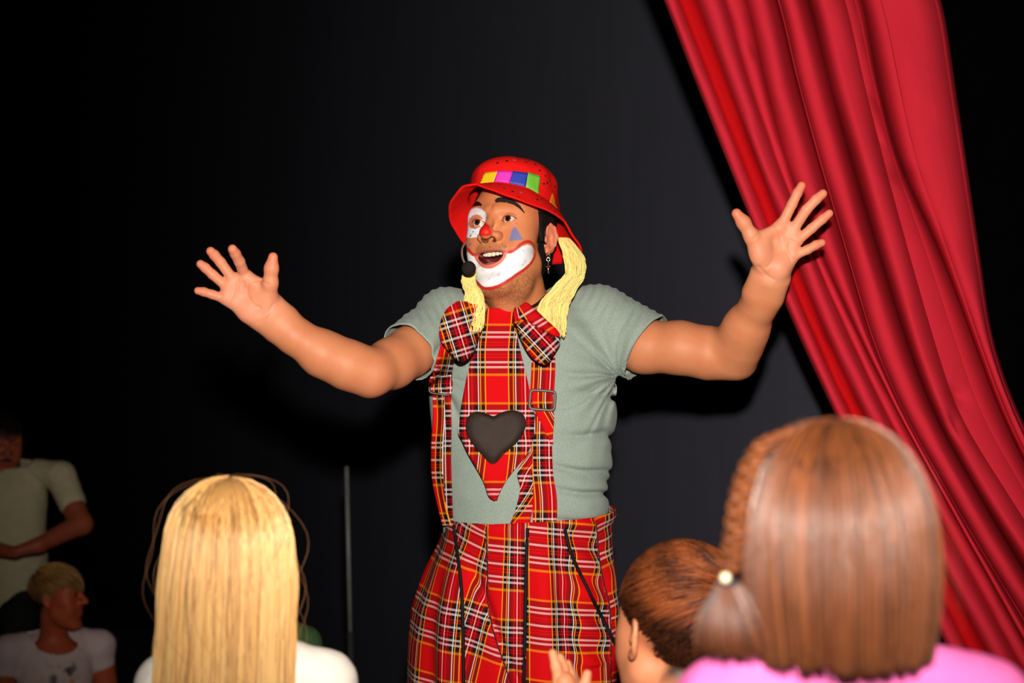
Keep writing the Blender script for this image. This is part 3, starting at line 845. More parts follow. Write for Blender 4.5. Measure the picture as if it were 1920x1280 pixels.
# ---- T-shirt
TF = Frame((0.019, 2.86, 0), rotm(-14, 0, 0))
def zpx(py, d=2.86): return CAMZ - (py - HOR) * d / FPX
SH_L, SL_L = P(838, 606, 2.80), P(766, 661, 2.695)
SH_R, SL_R = P(1125, 600, 2.85), P(1211, 652, 2.81)
ARM_PIT_L, ARM_PIT_R = P(800, 700, 2.72), P(1160, 706, 2.80)
def shirt_sdf():
    S = SDF()
    rows = [560, 590, 620, 660, 700, 760, 820, 880, 930, 980, 1040]
    a = [0.10, 0.145, 0.172, 0.188, 0.190, 0.186, 0.182, 0.178, 0.170, 0.162, 0.155]
    b = [0.070, 0.100, 0.115, 0.124, 0.128, 0.130, 0.134, 0.138, 0.138, 0.134, 0.13]
    global TORSO
    TORSO = loft([zpx(r) for r in rows], a, b)
    S.add(TORSO, 0.02, 'u', TF)
    S.add(cone(P(905, 592, 2.83), SH_L, 0.050, 0.062), 0.03)
    S.add(cone(P(1040, 588, 2.86), SH_R, 0.054, 0.066), 0.03)
    S.add(cone(SH_L, SL_L, 0.064, 0.058), 0.025)
    S.add(cone(SH_R, SL_R, 0.067, 0.073), 0.025)
    def post(p, d):
        near = np.abs(d) < 0.03
        if not near.any(): return d
        q = p[near]; g = np.zeros(len(q))
        for A, s, amp in ((ARM_PIT_L, -1, 0.0062), (ARM_PIT_R, 1, 0.0085)):
            x = (q[:, 0] - A[0]) * s; z = q[:, 2] - A[2]; r = np.hypot(x, z)
            ph = np.arctan2(z, x)
            n = vnoise(q * 9, 31 + s)
            w = np.exp(-((r - 0.055) / 0.075) ** 2) * np.clip(r / 0.02, 0, 1)
            sn = np.sin(ph * 5.0 + 1.6 * n + r * 9 * s)
            g += amp * w * (0.55 * np.exp(-(sn / 0.30) ** 2) - 0.35 * np.abs(sn) + 0.35 * np.sin(ph * 13 + 3 * n)) * np.where(z > 0, 0.8, 1.15)
        # pulled folds slanting over the belly and bunching above the waistband
        t = (q[:, 0] * 0.45 + q[:, 2]) ; nn = vnoise(q * [5, 5, 9], 41)
        m = np.clip((q[:, 0] - 0.05) / 0.1, 0, 1)
        low = np.clip((1.17 - q[:, 2]) / 0.1, 0, 1) * np.clip((q[:, 2] - 0.98) / 0.03, 0, 1)
        sn = np.sin(q[:, 2] * 75 + 2.4 * nn + q[:, 0] * 13); g += 0.0115 * m * low * (np.exp(-(sn / 0.35) ** 2) - 0.5 * np.abs(sn))
        sn = np.sin(t * 36 + 2.6 * nn); g += 0.0085 * m * (np.exp(-(sn / 0.35) ** 2) - 0.4 * np.abs(sn)) * np.clip((1.33 - q[:, 2]) / 0.1, 0, 1)
        g += 0.0034 * vnoise(q * [9, 9, 14], 43) + 0.0012 * vnoise(q * [30, 30, 38], 44)
        # ripples along the shoulder tops
        up = np.clip((q[:, 2] - 1.39) / 0.04, 0, 1) * np.clip((np.abs(q[:, 0] - 0.01) - 0.11) / 0.04, 0, 1)
        g += 0.0013 * up * np.sin((q[:, 0] - q[:, 2] * np.sign(q[:, 0]) * 0.5) * 330 + 2 * nn)
        d = d.copy(); d[near] += g
        return d
    S.post = post
    return S

SHIRT = shirt_sdf()
def make_shirt():
    V, F = polygonise(SHIRT, (-0.34, 2.58, zpx(1030)), (0.36, 3.06, 1.60), 0.0034, margin=0.02)
    kill = np.zeros(len(V), bool); snaps = []
    for sh, sl, rr, rs in ((SH_L, SL_L, 0.12, 0.058), (SH_R, SL_R, 0.125, 0.073)):
        ax = (sl - sh) / np.linalg.norm(sl - sh); tc = np.linalg.norm(sl - sh)
        rel = V - sh; t = rel @ ax; rad = np.linalg.norm(rel - t[:, None] * ax, axis=1)
        lim = tc
        kk = (t > lim) & (rad < rr) & (t < tc + 0.2) & (cone(sh, sl, 0.064, rs)(V) < TORSO(TF.to_local(V)) + 0.004)
        kk |= (t > tc) & (rad < rs + (0.005 if rs > 0.06 else -0.006)) & (t < tc + 0.1)
        kill |= kk; snaps.append((sh, ax, tc, rr))
    nb = P(958, 592, 2.80); hw = HF.to_world((0, 0, -110))
    # neck opening
    rel = V - P(966, 585, 2.82); nk = (np.sqrt((rel[:, 0] / 0.078) ** 2 + (rel[:, 1] / 0.095) ** 2) < 1) & (V[:, 2] > 1.38)
    kill |= nk
    kill |= V[:, 2] < zpx(1026)
    V, F, bd, used = drop_verts(V, F, kill)
    for sh, ax, tc, rr in snaps:
        rel = V - sh; t = rel @ ax
        rad = np.linalg.norm(rel - t[:, None] * ax, axis=1)
        m = bd & (rad < rr) & (t > tc - 0.012)
        V[m] += (tc - t[m])[:, None] * ax
    V = smooth_rim(V, F, 14)
    mt, nt, b = new_mat('heather_jersey')
    tc_ = N(nt, 'ShaderNodeTexCoord')
    mp = N(nt, 'ShaderNodeMapping'); mp.inputs['Scale'].default_value = (130, 130, 430); mp.inputs['Rotation'].default_value = (0, 0.25, 0)
    nt.links.new(tc_.outputs['Object'], mp.inputs[0])
    n1 = N(nt, 'ShaderNodeTexNoise', inp={'Scale': 3.0, 'Detail': 5.0, 'Roughness': 0.7}); nt.links.new(mp.outputs[0], n1.inputs['Vector'])
    cr = N(nt, 'ShaderNodeValToRGB'); cr.color_ramp.elements[0].position = 0.22; cr.color_ramp.elements[1].position = 0.8
    cr.color_ramp.elements[0].color = (*lin((90, 122, 124)), 1); cr.color_ramp.elements[1].color = (*lin((184, 188, 170)), 1)
    nt.links.new(n1.outputs[0], cr.inputs[0]); nt.links.new(cr.outputs[0], b.inputs['Base Color'])
    b.inputs['Roughness'].default_value = 0.9; b.inputs['Specular IOR Level'].default_value = 0.1; b.inputs['Sheen Weight'].default_value = 0.1
    bu = N(nt, 'ShaderNodeBump', inp={'Strength': 0.25, 'Distance': 0.001}); nt.links.new(n1.outputs[0], bu.inputs['Height']); nt.links.new(bu.outputs[0], b.inputs['Normal'])
    o = solid(build('t_shirt', V, F, mt, clown), 0.0022, -1.0)
    o['label'] = 'grey-green heathered short-sleeved shirt'
    return o

# ---- trousers
PF = Frame((0.02, 2.86, 0), rotm(-10, 0, 0))
def trousers_sdf():
    S = SDF()
    rows = [930, 960, 985, 1020, 1060, 1140, 1200, 1280, 1400, 1500]
    a = [0.172, 0.170, 0.170, 0.176, 0.188, 0.207, 0.214, 0.220, 0.224, 0.20]
    b = [0.152, 0.150, 0.152, 0.158, 0.166, 0.178, 0.184, 0.188, 0.190, 0.17]
    cx = [(c - 979) / 932.0 for c in (996, 994, 991, 986, 980, 970, 969, 971, 972, 972)]
    S.add(loft([zpx(r) for r in rows], a, b, cx), 0.02, 'u', PF)
    for s in (-1, 1):
        chain(S, [np.array((s * 0.11, 0, 0.62)), np.array((s * 0.14, -0.02, 0.35)), np.array((s * 0.15, 0.0, 0.06))], [0.115, 0.105, 0.10], 0.03, PF)
    def post(p, d):
        near = np.abs(d) < 0.04
        if not near.any(): return d
        q = p[near]; L = PF.to_local(q); th = np.arctan2(L[:, 0], -L[:, 1]); z = L[:, 2]
        n = vnoise(q * [6, 6, 3], 51)
        amp = np.clip((1.02 - z) / 0.12, 0, 1)
        g = 0.006 * amp * np.sin(th * 7.0 + 2.0 * n + z * 3) + 0.004 * amp * np.sin(th * 13 + 1.5 * n)
        g += 0.003 * vnoise(q * [12, 12, 8], 52)
        # deep slanting crease running down to the crotch and puckers on the right hip
        xx = L[:, 0]
        crx = -0.075 + (0.955 - z) * 0.42
        g += 0.012 * np.exp(-((xx - crx) / 0.010) ** 2) * np.clip((0.96 - z) / 0.05, 0, 1) * (L[:, 1] < 0) * np.clip((z - 0.6) / 0.1, 0, 1)
        g += 0.006 * np.exp(-((th - 0.95) / 0.3) ** 2) * np.sin(z * 95 + th * 9 + 2 * n) * (z > 0.75)
        # rolled waist edge
        g -= 0.004 * np.exp(-((z - WAIST(L) + 0.012) / 0.010) ** 2)
        d = d.copy(); d[near] += g
        return d
    S.post = post
    return S
def WAIST(L): return 1.024 + 0.06 * np.clip(L[:, 0] + 0.03, 0, 1) + 0.03 * np.clip(-L[:, 0] - 0.08, 0, 1) + 0.10 * np.clip(L[:, 1] + 0.08, 0, 1)
TROUSERS = trousers_sdf()

def cyl_th(V):
    L = PF.to_local(V); return np.arctan2(L[:, 0], -L[:, 1]), L

def make_trousers():
    V, F = polygonise(TROUSERS, (-0.30, 2.56, 0.03), (0.34, 3.16, zpx(925)), 0.0040, margin=0.03)
    th, L = cyl_th(V)
    V, F, bd, used = drop_verts(V, F, (L[:, 2] > WAIST(L)) | (V[:, 2] < 0.05))
    th, L = cyl_th(V)
    m = bd & (L[:, 2] > 0.9); V[m, 2] += (WAIST(L)[m] - L[m, 2]) * 0.9
    th, L = cyl_th(V)
    z = L[:, 2]
    # cloth panels: the tartan is cut and slanted differently on each
    def seam(pts):
        t_, L_ = cyl_th(hits(TROUSERS, spline(np.array(pts, float), 30)))
        o_ = np.argsort(L_[:, 2]); return np.interp(z, L_[o_, 2], t_[o_])
    b1 = seam([(851, 985), (858, 1040), (865, 1100), (868, 1180), (869, 1290)])
    b2 = seam([(912, 987), (914, 1050), (917, 1140), (930, 1200), (962, 1290)])
    b3 = seam([(989, 990), (986, 1090), (984, 1190), (982, 1290)])
    b4 = seam([(1118, 985), (1124, 1050), (1134, 1100), (1144, 1150), (1146, 1290)])
    u = th * 0.195; v = z.copy()
    p1 = th < b1; p2 = (th >= b1) & (th < b2); p3 = (th >= b2) & (th < b3); p4 = (th >= b3) & (th < b4); p5 = th >= b4
    u = np.where(p1, u * 1.0 + 0.092, u); v = np.where(p1, z + 0.10 * (u + 0.0) + 0.025 , v)
    u = np.where(p2, th * 0.19 - (z - 0.9) * 0.22 + 0.02, u); v = np.where(p2, z + (th + 0.6) * 0.055 + 0.010, v)
    u = np.where(p3, th * 0.195 + 0.052, u); v = np.where(p3, z + 0.052 + 0.010 * th, v)
    u = np.where(p4, th * 0.195 + 0.058, u); v = np.where(p4, z + 0.012 + (th - 0.2) * 0.018, v)
    u = np.where(p5, th * 0.18 + 0.03, u); v = np.where(p5, z + 0.03 - (th - 0.7) * 0.035, v)
    o = solid(build('trousers', V, F, PLAID, clown, uv=np.column_stack([u, v])), 0.004, -1.0)
    o['label'] = 'baggy red tartan trousers with black cords'
    thread = plain('dark_red_thread', (70, 8, 12), 0.9)
    for pts in ([(912, 987), (914, 1050), (917, 1140), (930, 1200), (962, 1290)], [(1118, 982), (1124, 1050), (1134, 1100), (1144, 1150), (1146, 1290)]):
        pth = hits(TROUSERS, spline(np.array(pts, float), 60), off=-0.0004)
        V_, F_, t_ = tube(pth, np.full(60, 0.0017), 6)
        build('seam', V_, F_, thread, o, tris=t_)
    for pts in ([(851, 985), (858, 1040), (865, 1100), (868, 1180), (869, 1290)],
                [(989, 990), (986, 1090), (984, 1190), (982, 1290)],
                [(1059, 992), (1072, 1040), (1100, 1100), (1130, 1160), (1154, 1208)]):
        q = spline(np.array(pts, float), 40)
        pth = hits(TROUSERS, q, off=0.0015)
        V_, F_, t_ = tube(pth, np.full(40, 0.0036), 8)
        build('cord', V_, F_, BLACKCORD, o, tris=t_)
    return o

clown_body()
print('body', time.time() - T0)
make_shirt()
print('shirt', time.time() - T0)
make_trousers()
print('trousers', time.time() - T0)
# ------------------------------------------------------------------ clown: face details
def sphere_mesh(c, r, nu=28, nv=18, sq=(1, 1, 1)):
    th = np.linspace(0, np.pi, nv)[:, None]; ph = np.arange(nu)[None] / nu * 2 * np.pi
    D = np.stack([np.sin(th) * np.cos(ph), np.sin(th) * np.sin(ph), np.cos(th) * np.ones_like(ph)], -1).reshape(-1, 3)
    i = np.arange(nv - 1)[:, None]; j = np.arange(nu)[None]; j2 = (j + 1) % nu
    F = np.stack([i * nu + j, (i + 1) * nu + j, (i + 1) * nu + j2, i * nu + j2], -1).reshape(-1, 4)
    return np.asarray(c) + D * r * np.asarray(sq), F, D

def make_eyes():
    m = painted('eye_surface', 0.06, 0, 0, 0.6)
    lash = plain('eyelash', (18, 12, 10), 0.6, 0.2)
    for sx in (-1, 1):
        cen = np.array((32.5 * sx, -76.8, 20.5))
        V, F, D = sphere_mesh(cen, 12.3, 64, 64)
        g = np.array((0.05, -1, 0.02)); g /= np.linalg.norm(g)
        a = np.degrees(np.arccos(np.clip(D @ g, -1, 1)))
        c = np.tile(lin((226, 206, 196)), (len(V), 1))
        c = mixc(c, lin((198, 130, 116)), np.clip((a - 38) / 25, 0, 1) * 0.6)
        c = mixc(c, lin((58, 30, 16)), step(a - 30, 1.5)); c = mixc(c, lin((16, 8, 6)), step(np.abs(a - 30) - 1.2, 1.0) * 0.7); c = mixc(c, (0.002, 0.002, 0.002), step(a - 13, 1.2))
        build('eye', HF.to_world(V), F, m, clown, col=c)
        # lash line on the upper lid
        hw, hh = 15.5, 5.6; R = (hw * hw + hh * hh) / (2 * hh)
        t = np.linspace(-1, 1, 24); x = t * hw * 0.98; z = np.sqrt(R * R - x * x) - (R - hh) + 0.06 * x
        q = np.column_stack([x, np.zeros(24), z]); y = -np.sqrt(np.maximum(13.9 ** 2 - (x * 13.6 / 15) ** 2 - z ** 2, 4))
        q[:, 1] = y; pth = HF.to_world(cen + (0, 0.3, -0.5) + q * [sx, 1, 1])
        V, F, tr = tube(pth, 0.00075 * (1 - 0.5 * np.abs(t)), 6)
        build('eyelashes', V, F, lash, clown, tris=tr)

def make_teeth():
    tm = plain('tooth_enamel', (226, 214, 186), 0.25, 0.5, var=0.06, scale=300)
    xs = [(-17, 6), (-11.5, 7), (-4.2, 8.2), (4.2, 8.2), (11.5, 7), (17, 6)]
    parts = []
    for x, w in xs:
        V, F, D = sphere_mesh((0, 0, 0), 1.0, 14, 10)
        s = np.sign(D) * np.abs(D) ** 0.55
        parts.append((HF.to_world(np.array((x - 2, -85 + 0.022 * x * x, -45.0 + 0.010 * x * x)) + s * (w * 0.5, 3.0, 4.8 - 0.05 * abs(x))), F))
    V, F, t = join(parts); build('teeth', V, F, tm, clown)

def hair_strands(roots, dirs_fn, n, r0, rng): pass

def strands(paths, r, n=3, taper=0.4):
    """many thin tubes: paths (S, m, 3)"""
    S, m, _ = paths.shape
    r = np.broadcast_to(np.asarray(r, float), (S,))
    tg = np.gradient(paths, axis=1); tg /= np.linalg.norm(tg, axis=2)[..., None] + 1e-12
    ref = np.array((0.31, 0.52, 0.79)); s = np.cross(tg, ref); s /= np.linalg.norm(s, axis=2)[..., None] + 1e-9
    w = np.cross(s, tg)
    prof = np.interp(np.linspace(0, 1, m), [0, 0.1, 0.7, 1], [0.8, 1, 1, taper])
    th = np.arange(n) / n * 2 * np.pi
    rr = r[:, None] * prof[None]
    V = paths[:, :, None] + rr[:, :, None, None] * (np.cos(th)[None, None, :, None] * s[:, :, None] + np.sin(th)[None, None, :, None] * w[:, :, None])
    b = (np.arange(S) * m * n)[:, None, None]; i = np.arange(m - 1)[None, :, None]; j = np.arange(n)[None, None]
    F = np.stack([b + i * n + j, b + i * n + (j + 1) % n, b + (i + 1) * n + (j + 1) % n, b + (i + 1) * n + j], -1).reshape(-1, 4)
    return V.reshape(-1, 3), F

RNG = np.random.default_rng(7)
def make_brows():
    m = plain('black_hair', (20, 14, 12), 0.5, 0.35)
    for line, wid in (([(437, 112), (500, 100), (570, 104), (640, 122), (710, 165), (775, 228)], [34, 50, 52, 44, 28, 6]),
                      ([(275, 158), (235, 150), (190, 158), (140, 182), (105, 212)], [22, 30, 30, 24, 10])):
        q = spline(np.array(line, float), 60); w = np.interp(np.linspace(0, 1, 60), np.linspace(0, 1, len(wid)), wid)
        K = 420; t = RNG.random(K) * 58; i = t.astype(int); lat = (RNG.random(K) - 0.5) * w[i]
        tg = np.gradient(q, axis=0); tg /= np.linalg.norm(tg, axis=1)[:, None]
        nr = np.column_stack([-tg[:, 1], tg[:, 0]])
        nr *= np.where(nr[:, 1] > 0, -1, 1)[:, None]
        a = q[i] + nr[i] * lat[:, None]; ln = 26 + 22 * RNG.random(K)
        pts = np.stack([a + (tg[i] * f + nr[i] * f * (0.55 - 0.011 * t[:, None]) ) * ln[:, None] for f in (0, 0.33, 0.66, 1.0)], 1)
        px = np.column_stack([860 + pts[..., 0].ravel() / 6.4, 360 + pts[..., 1].ravel() / 6.4])
        H = hits(clown_head, px, 2.5, 2.82, off=0.0006).reshape(K, 4, 3)
        H[:, 1:3, 1] -= 0.0012
        H = H[(np.ptp(H[:, :, 1], axis=1) < 0.03) & (H[:, :, 1].max(1) < 2.81)]
        V, F = strands(H, 0.0005, 3)
        build('eyebrow', V, F, m, clown)

def make_temple_hair():
    m = plain('black_hair_sides', (18, 13, 12), 0.75, 0.15)
    S = SDF(); S.add(ell((0, 10, 48), (80, 98, 86)), 0.01, 'u', HF)
    S.add(ell((0, 34, -12), (68, 62, 62)), 0.02, 'u', HF)
    S.add(cone((68, -16, 32), (70, -17, -6), 7.5, 4.6, True), 0.010, 'u', HF)
    S.add(cone((70, 12, 42), (70, 36, 10), 10, 12, True), 0.01, 'u', HF)
    def post(p, d):
        L = HF.to_local(p); z, y = L[:, 2], L[:, 1]
        lim = np.interp(z, [-10, 20, 34, 50, 90], [-26, -27, -27, -34, -50])
        d = np.maximum(d, (lim - y) * 0.001)
        return d + 0.0018 * vnoise(p * [260, 260, 70], 71)
    S.post = post
    V, F = polygonise(S, HF.o - 0.13, HF.o + 0.15, 0.003)
    L = HF.to_local(V); V, F, _, _ = drop_verts(V, F, L[:, 2] > 95)
    o = build('hair', V, F, m, clown); o['label'] = 'short black hair showing under the hat'

# ---- hat
HAT_AZ = [-180, -150, -120, -100, -80, -60, -40, -20, -5, 8, 20, 40, 60, 80, 100, 112, 125, 150, 180]
HAT_IN = [52, 54, 60, 68, 76, 83, 88, 91, 91, 90, 87, 82, 74, 67, 62, 60, 57, 53, 52]
HAT_OUT = [-6, -8, 0, 12, 34, 54, 66, 79, 80, 66, 54, 41, 34, 26, 4, -12, -18, -12, -6]
HAT_RO = [34, 34, 30, 26, 28, 33, 36, 36, 36, 38, 37, 36, 36, 34, 34, 40, 40, 36, 34]
def hat_point(az, v):
    """v in [-1,0]: brim (edge..join), v in [0,1]: crown (join..top)"""
    a = np.radians(az); sx, sy = np.sin(a), -np.cos(a)
    zi = np.interp(az, HAT_AZ, HAT_IN); zo = np.interp(az, HAT_AZ, HAT_OUT); ro = np.interp(az, HAT_AZ, HAT_RO)
    br = np.clip(-v, 0, 1); cr = np.clip(v, 0, 1)
    grow = br ** 0.9
    top = 164.0
    hgt = zi + (118 - zi) * np.clip(cr / 0.45, 0, 1) + (top - 118) * np.sin(np.clip((cr - 0.45) / 0.55, 0, 1) * np.pi / 2)
    shr = np.where(cr < 0.45, 1.0 - 0.05 * cr / 0.45, 0.95 * np.cos(np.clip((cr - 0.45) / 0.55, 0, 1) * np.pi / 2) ** 0.85)
    z = np.where(v < 0, zi + (zo - zi) * br ** 1.15, hgt)
    rx = np.where(v < 0, 88 + ro * grow, 88 * shr); ry = np.where(v < 0, 106 + ro * grow, 106 * shr)
    n = vnoise(np.column_stack([np.ravel(sx * 3), np.ravel(sy * 3), np.ravel(z / 40 + np.zeros_like(a * v))]), 81).reshape(np.shape(z))
    wob = 3.0 * n * np.where(v < 0, 0.5 + br, 1.0) * (cr < 0.97)
    return np.stack([sx * (rx + wob), 6 + sy * (ry + wob), z + 1.5 * n * br], -1)

def make_hat():
    felt = plain('red_felt', (236, 22, 18), 0.85, 0.12, var=0.10, scale=500.0, bump=0.25)
    root_parts = []
    az = np.linspace(-180, 180, 145)[:-1]; v = np.concatenate([np.linspace(-1, 0, 15), np.linspace(0, 1, 34)[1:]])
    A, B = np.meshgrid(az, v, indexing='ij')
    pts = hat_point(A, B); nU, nV = A.shape
    V = HF.to_world(pts.reshape(-1, 3))
    i = np.arange(nU)[:, None]; j = np.arange(nV - 1)[None]; i2 = (i + 1) % nU
    F = np.stack([i * nV + j, i2 * nV + j, i2 * nV + j + 1, i * nV + j + 1], -1).reshape(-1, 4)
    hat = solid(build('hat', V, F, felt, clown), 0.0025, -1.0)
    hat['label'] = 'red felt bucket hat with coloured squares'
    # rolled stitched edge
    e = HF.to_world(hat_point(az, np.full(len(az), -1.0)))
    Ve, Fe, te = tube(e, 0.0021, 6, closed=True)
    build('brim_edge', Ve, Fe, felt, hat)
    # glitter squares round the crown
    def patch(a0, a1, v0, v1, rgb, lab, skew=0.0, tri=False):
        n = 10; a_ = np.linspace(a0, a1, n); v_ = np.linspace(v0, v1, 6)
        A_, B_ = np.meshgrid(a_, v_, indexing='ij')
        if tri: A_ = (a0 + a1) / 2 + (A_ - (a0 + a1) / 2) * (1 - (B_ - v0) / (v1 - v0) * 0.98)
        A_ = A_ + skew * (B_ - v0)
        p_ = hat_point(A_, B_); cen = np.array((0, 6, 60.0)); nrm = p_ - cen; nrm[..., 2] *= 0.3; nrm /= np.linalg.norm(nrm, axis=-1)[..., None]
        p_ = p_ + nrm * 1.3
        V_ = HF.to_world(p_.reshape(-1, 3)); ii, jj = np.meshgrid(np.arange(n - 1), np.arange(5), indexing='ij')
        F_ = np.stack([ii * 6 + jj, (ii + 1) * 6 + jj, (ii + 1) * 6 + jj + 1, ii * 6 + jj + 1], -1).reshape(-1, 4)
        o = solid(build('patch', V_, F_, plain('glitter_' + lab.split()[0], rgb, 0.55, 0.5, var=0.35, scale=1500.0), hat), 0.0012, 0.0)
        o['label'] = lab
    patch(-14, 5, 0.02, 0.36, (250, 190, 20), 'yellow glitter square', 14)
    patch(5.6, 24, 0.02, 0.37, (232, 50, 190), 'pink glitter square', 12)
    patch(24.6, 43, 0.02, 0.38, (44, 62, 170), 'blue glitter square', 10)
    patch(43.6, 61, 0.02, 0.40, (118, 200, 62), 'green glitter square', 8)
    patch(78, 96, -0.02, 0.22, (250, 140, 20), 'orange glitter triangle', 4, True)
    # punched eyelets, some with a silver rim
    dark = plain('eyelet_dark', (34, 8, 10), 0.8); silver = plain('eyelet_silver', (225, 222, 220), 0.25, 0.6, 0.8)
    holes = [(20, -0.55), (28, -0.62), (36, -0.5), (33, -0.85), (52, -0.6), (70, -0.8), (88, -0.75), (-10, -0.8), (4, -0.35), (14, -0.3), (60, -0.35),
             (30, 0.62), (36, 0.72), (46, 0.60), (60, 0.60), (64, 0.50), (72, 0.44), (76, 0.33), (70, 0.28), (84, 0.42), (90, 0.25), (98, 0.38), (104, 0.2), (110, 0.45), (20, 0.58), (8, 0.55), (52, 0.66), (95, 0.1), (80, 0.55), (110, 0.12)]
    for n, (a_, v_) in enumerate(holes):
        c = hat_point(np.array([a_, a_ + 1.2, a_]), np.array([v_, v_, v_ + 0.02])); t1 = c[1] - c[0]; t2 = c[2] - c[0]
        t1 /= np.linalg.norm(t1); nr = np.cross(t1, t2); nr /= np.linalg.norm(nr); t2 = np.cross(nr, t1)
        if nr @ (c[0] - np.array((0, 6, 40))) < 0: nr = -nr
        r = 2.0 + 1.3 * ((n * 37) % 10) / 10
        k = np.arange(12) / 12 * 2 * np.pi
        ring = c[0] + nr * 0.5 + r * (np.cos(k)[:, None] * t1 + 0.75 * np.sin(k)[:, None] * t2)
        ring2 = c[0] - nr * 1.0 + r * (np.cos(k)[:, None] * t1 + 0.75 * np.sin(k)[:, None] * t2)
        V_ = np.vstack([ring, ring2, c[0] + nr * 0.6]); F_ = [(q, (q + 1) % 12, 12 + (q + 1) % 12, 12 + q) for q in range(12)]
        build('eyelet', HF.to_world(V_), F_, silver if n in (2, 11) else dark, hat, smooth=False, tris=[(24, (q + 1) % 12, q) for q in range(12)])
    return hat

def make_earring():
    m = plain('silver_metal', (232, 226, 214), 0.18, 0.6, 1.0, var=0.05)
    top = HF.to_world((78, 0, -29))
    parts = []
    def ringp(c, r, ax1, ax2, th):
        k = np.arange(16) / 16 * 2 * np.pi; return tube(np.asarray(c) + r * (np.cos(k)[:, None] * np.asarray(ax1) + np.sin(k)[:, None] * np.asarray(ax2)), th, 6, closed=True)
    ex, ey, ez = np.eye(3)
    parts.append(ringp(top + (0, 0, -0.004), 0.0045, ey * 0.7 + ex * 0.7, ez, 0.0010))
    parts.append(ringp(top + (0, 0, -0.0125), 0.0034, ex, ez, 0.0009)); parts.append(ringp(top + (0, 0, -0.0185), 0.0032, ey, ez, 0.0009))
    c = top + (0, 0, -0.030)
    parts.append(tube([c + (0, 0, 0.009), c + (0, 0, -0.010)], 0.0014, 6)); parts.append(tube([c + (-0.0042, 0, 0.003), c + (0.0042, 0, 0.004)], 0.0012, 6))
    V, F, t = join(parts); o = build('earring', V, F, m, clown, tris=t); o['label'] = 'small silver chain earring with a cross'

def make_mic():
    blk = plain('black_foam', (38, 32, 32), 0.95, 0.1, var=0.3, scale=900, bump=0.6); beige = plain('beige_boom', (150, 128, 112), 0.4)
    root = empty('headset_microphone'); root.parent = clown; root['label'] = 'headset microphone with round black foam'
    c = P(879, 503, 2.645)
    V, F, D = sphere_mesh(c, 0.0135, 32, 20); V = V + D * (0.0006 * vnoise(V * 900, 3))[:, None]
    build('foam_ball', V, F, blk, root)
    pth = spline([P(876, 500, 2.650), P(869, 488, 2.668), P(866, 475, 2.69), P(868, 462, 2.73), P(880, 445, 2.80)], 30)
    V, F, t = tube(pth, 0.0021, 8); build('boom', V, F, beige, root, tris=t)

def make_yarn():
    ym = strand_mat('yellow_yarn', 0.9, 0.1)
    def bunch(name, ctrl, widths, deps, K, ends, seed, lab):
        rng = np.random.default_rng(seed); m = 30
        c = spline(np.array(ctrl, float), m); w = np.interp(np.linspace(0, 1, m), np.linspace(0, 1, len(widths)), widths)
        d = np.interp(np.linspace(0, 1, m), np.linspace(0, 1, len(deps)), deps)
        paths = np.zeros((K, m, 3)); cols = np.zeros((K, 3))
        tt = np.linspace(0, 1, m)
        for k in range(K):
            u = rng.uniform(-1, 1); lay = rng.uniform(-1, 1)
            L = 1 - ends * rng.random() ** 1.5
            s = tt * L
            cc = np.column_stack([np.interp(s, tt, c[:, 0]), np.interp(s, tt, c[:, 1])]); ww = np.interp(s, tt, w); dd = np.interp(s, tt, d)
            ph = rng.uniform(0, 6.28); wv = 2.2 * np.sin(s * 13 + ph) + 1.4 * np.sin(s * 29 + ph * 2) + rng.normal(0, 1.0)
            edge = np.sqrt(max(0.05, 1 - u * u))
            # lie against the cheek and shoulder: never deeper than the surfaces behind
            paths[k] = np.stack([P(x, y, z_) for x, y, z_ in zip(cc[:, 0] + u * ww + wv * 0.8, cc[:, 1] + 0.15 * wv, dd - 0.016 * edge * (0.4 + 0.6 * lay))])
            cols[k] = lin((255, 234, 146)) * rng.uniform(0.72, 1.05)
        V, F = strands(paths, 0.0011, 5, 0.9)
        o = build(name, V, F, ym, clown, col=np.minimum(np.repeat(cols, m * 5, 0), 1)); o['label'] = lab; o['kind'] = 'stuff'
    bunch('yarn_hair', [(1056, 446), (1076, 480), (1079, 512), (1056, 545), (1038, 578), (1036, 632)], [8, 18, 17, 22, 27, 24], [2.80, 2.775, 2.755, 2.735, 2.715, 2.69], 290, 0.17, 3, 'yellow yarn hair falling over the shoulder')
    bunch('yarn_hair', [(882, 500), (879, 528), (888, 550), (888, 580), (886, 622)], [9, 11, 15, 20, 19], [2.715, 2.70, 2.685, 2.675, 2.662], 200, 0.20, 4, 'yellow yarn hair over the bow tie')
    rng = np.random.default_rng(9)

make_eyes(); make_teeth(); make_brows(); make_temple_hair(); make_hat(); make_earring(); make_mic(); make_yarn()
print('head details', time.time() - T0)
# ------------------------------------------------------------------ clown: tie, bow, braces
def smooth_rows(a, n): return spline(np.asarray(a, float), n)

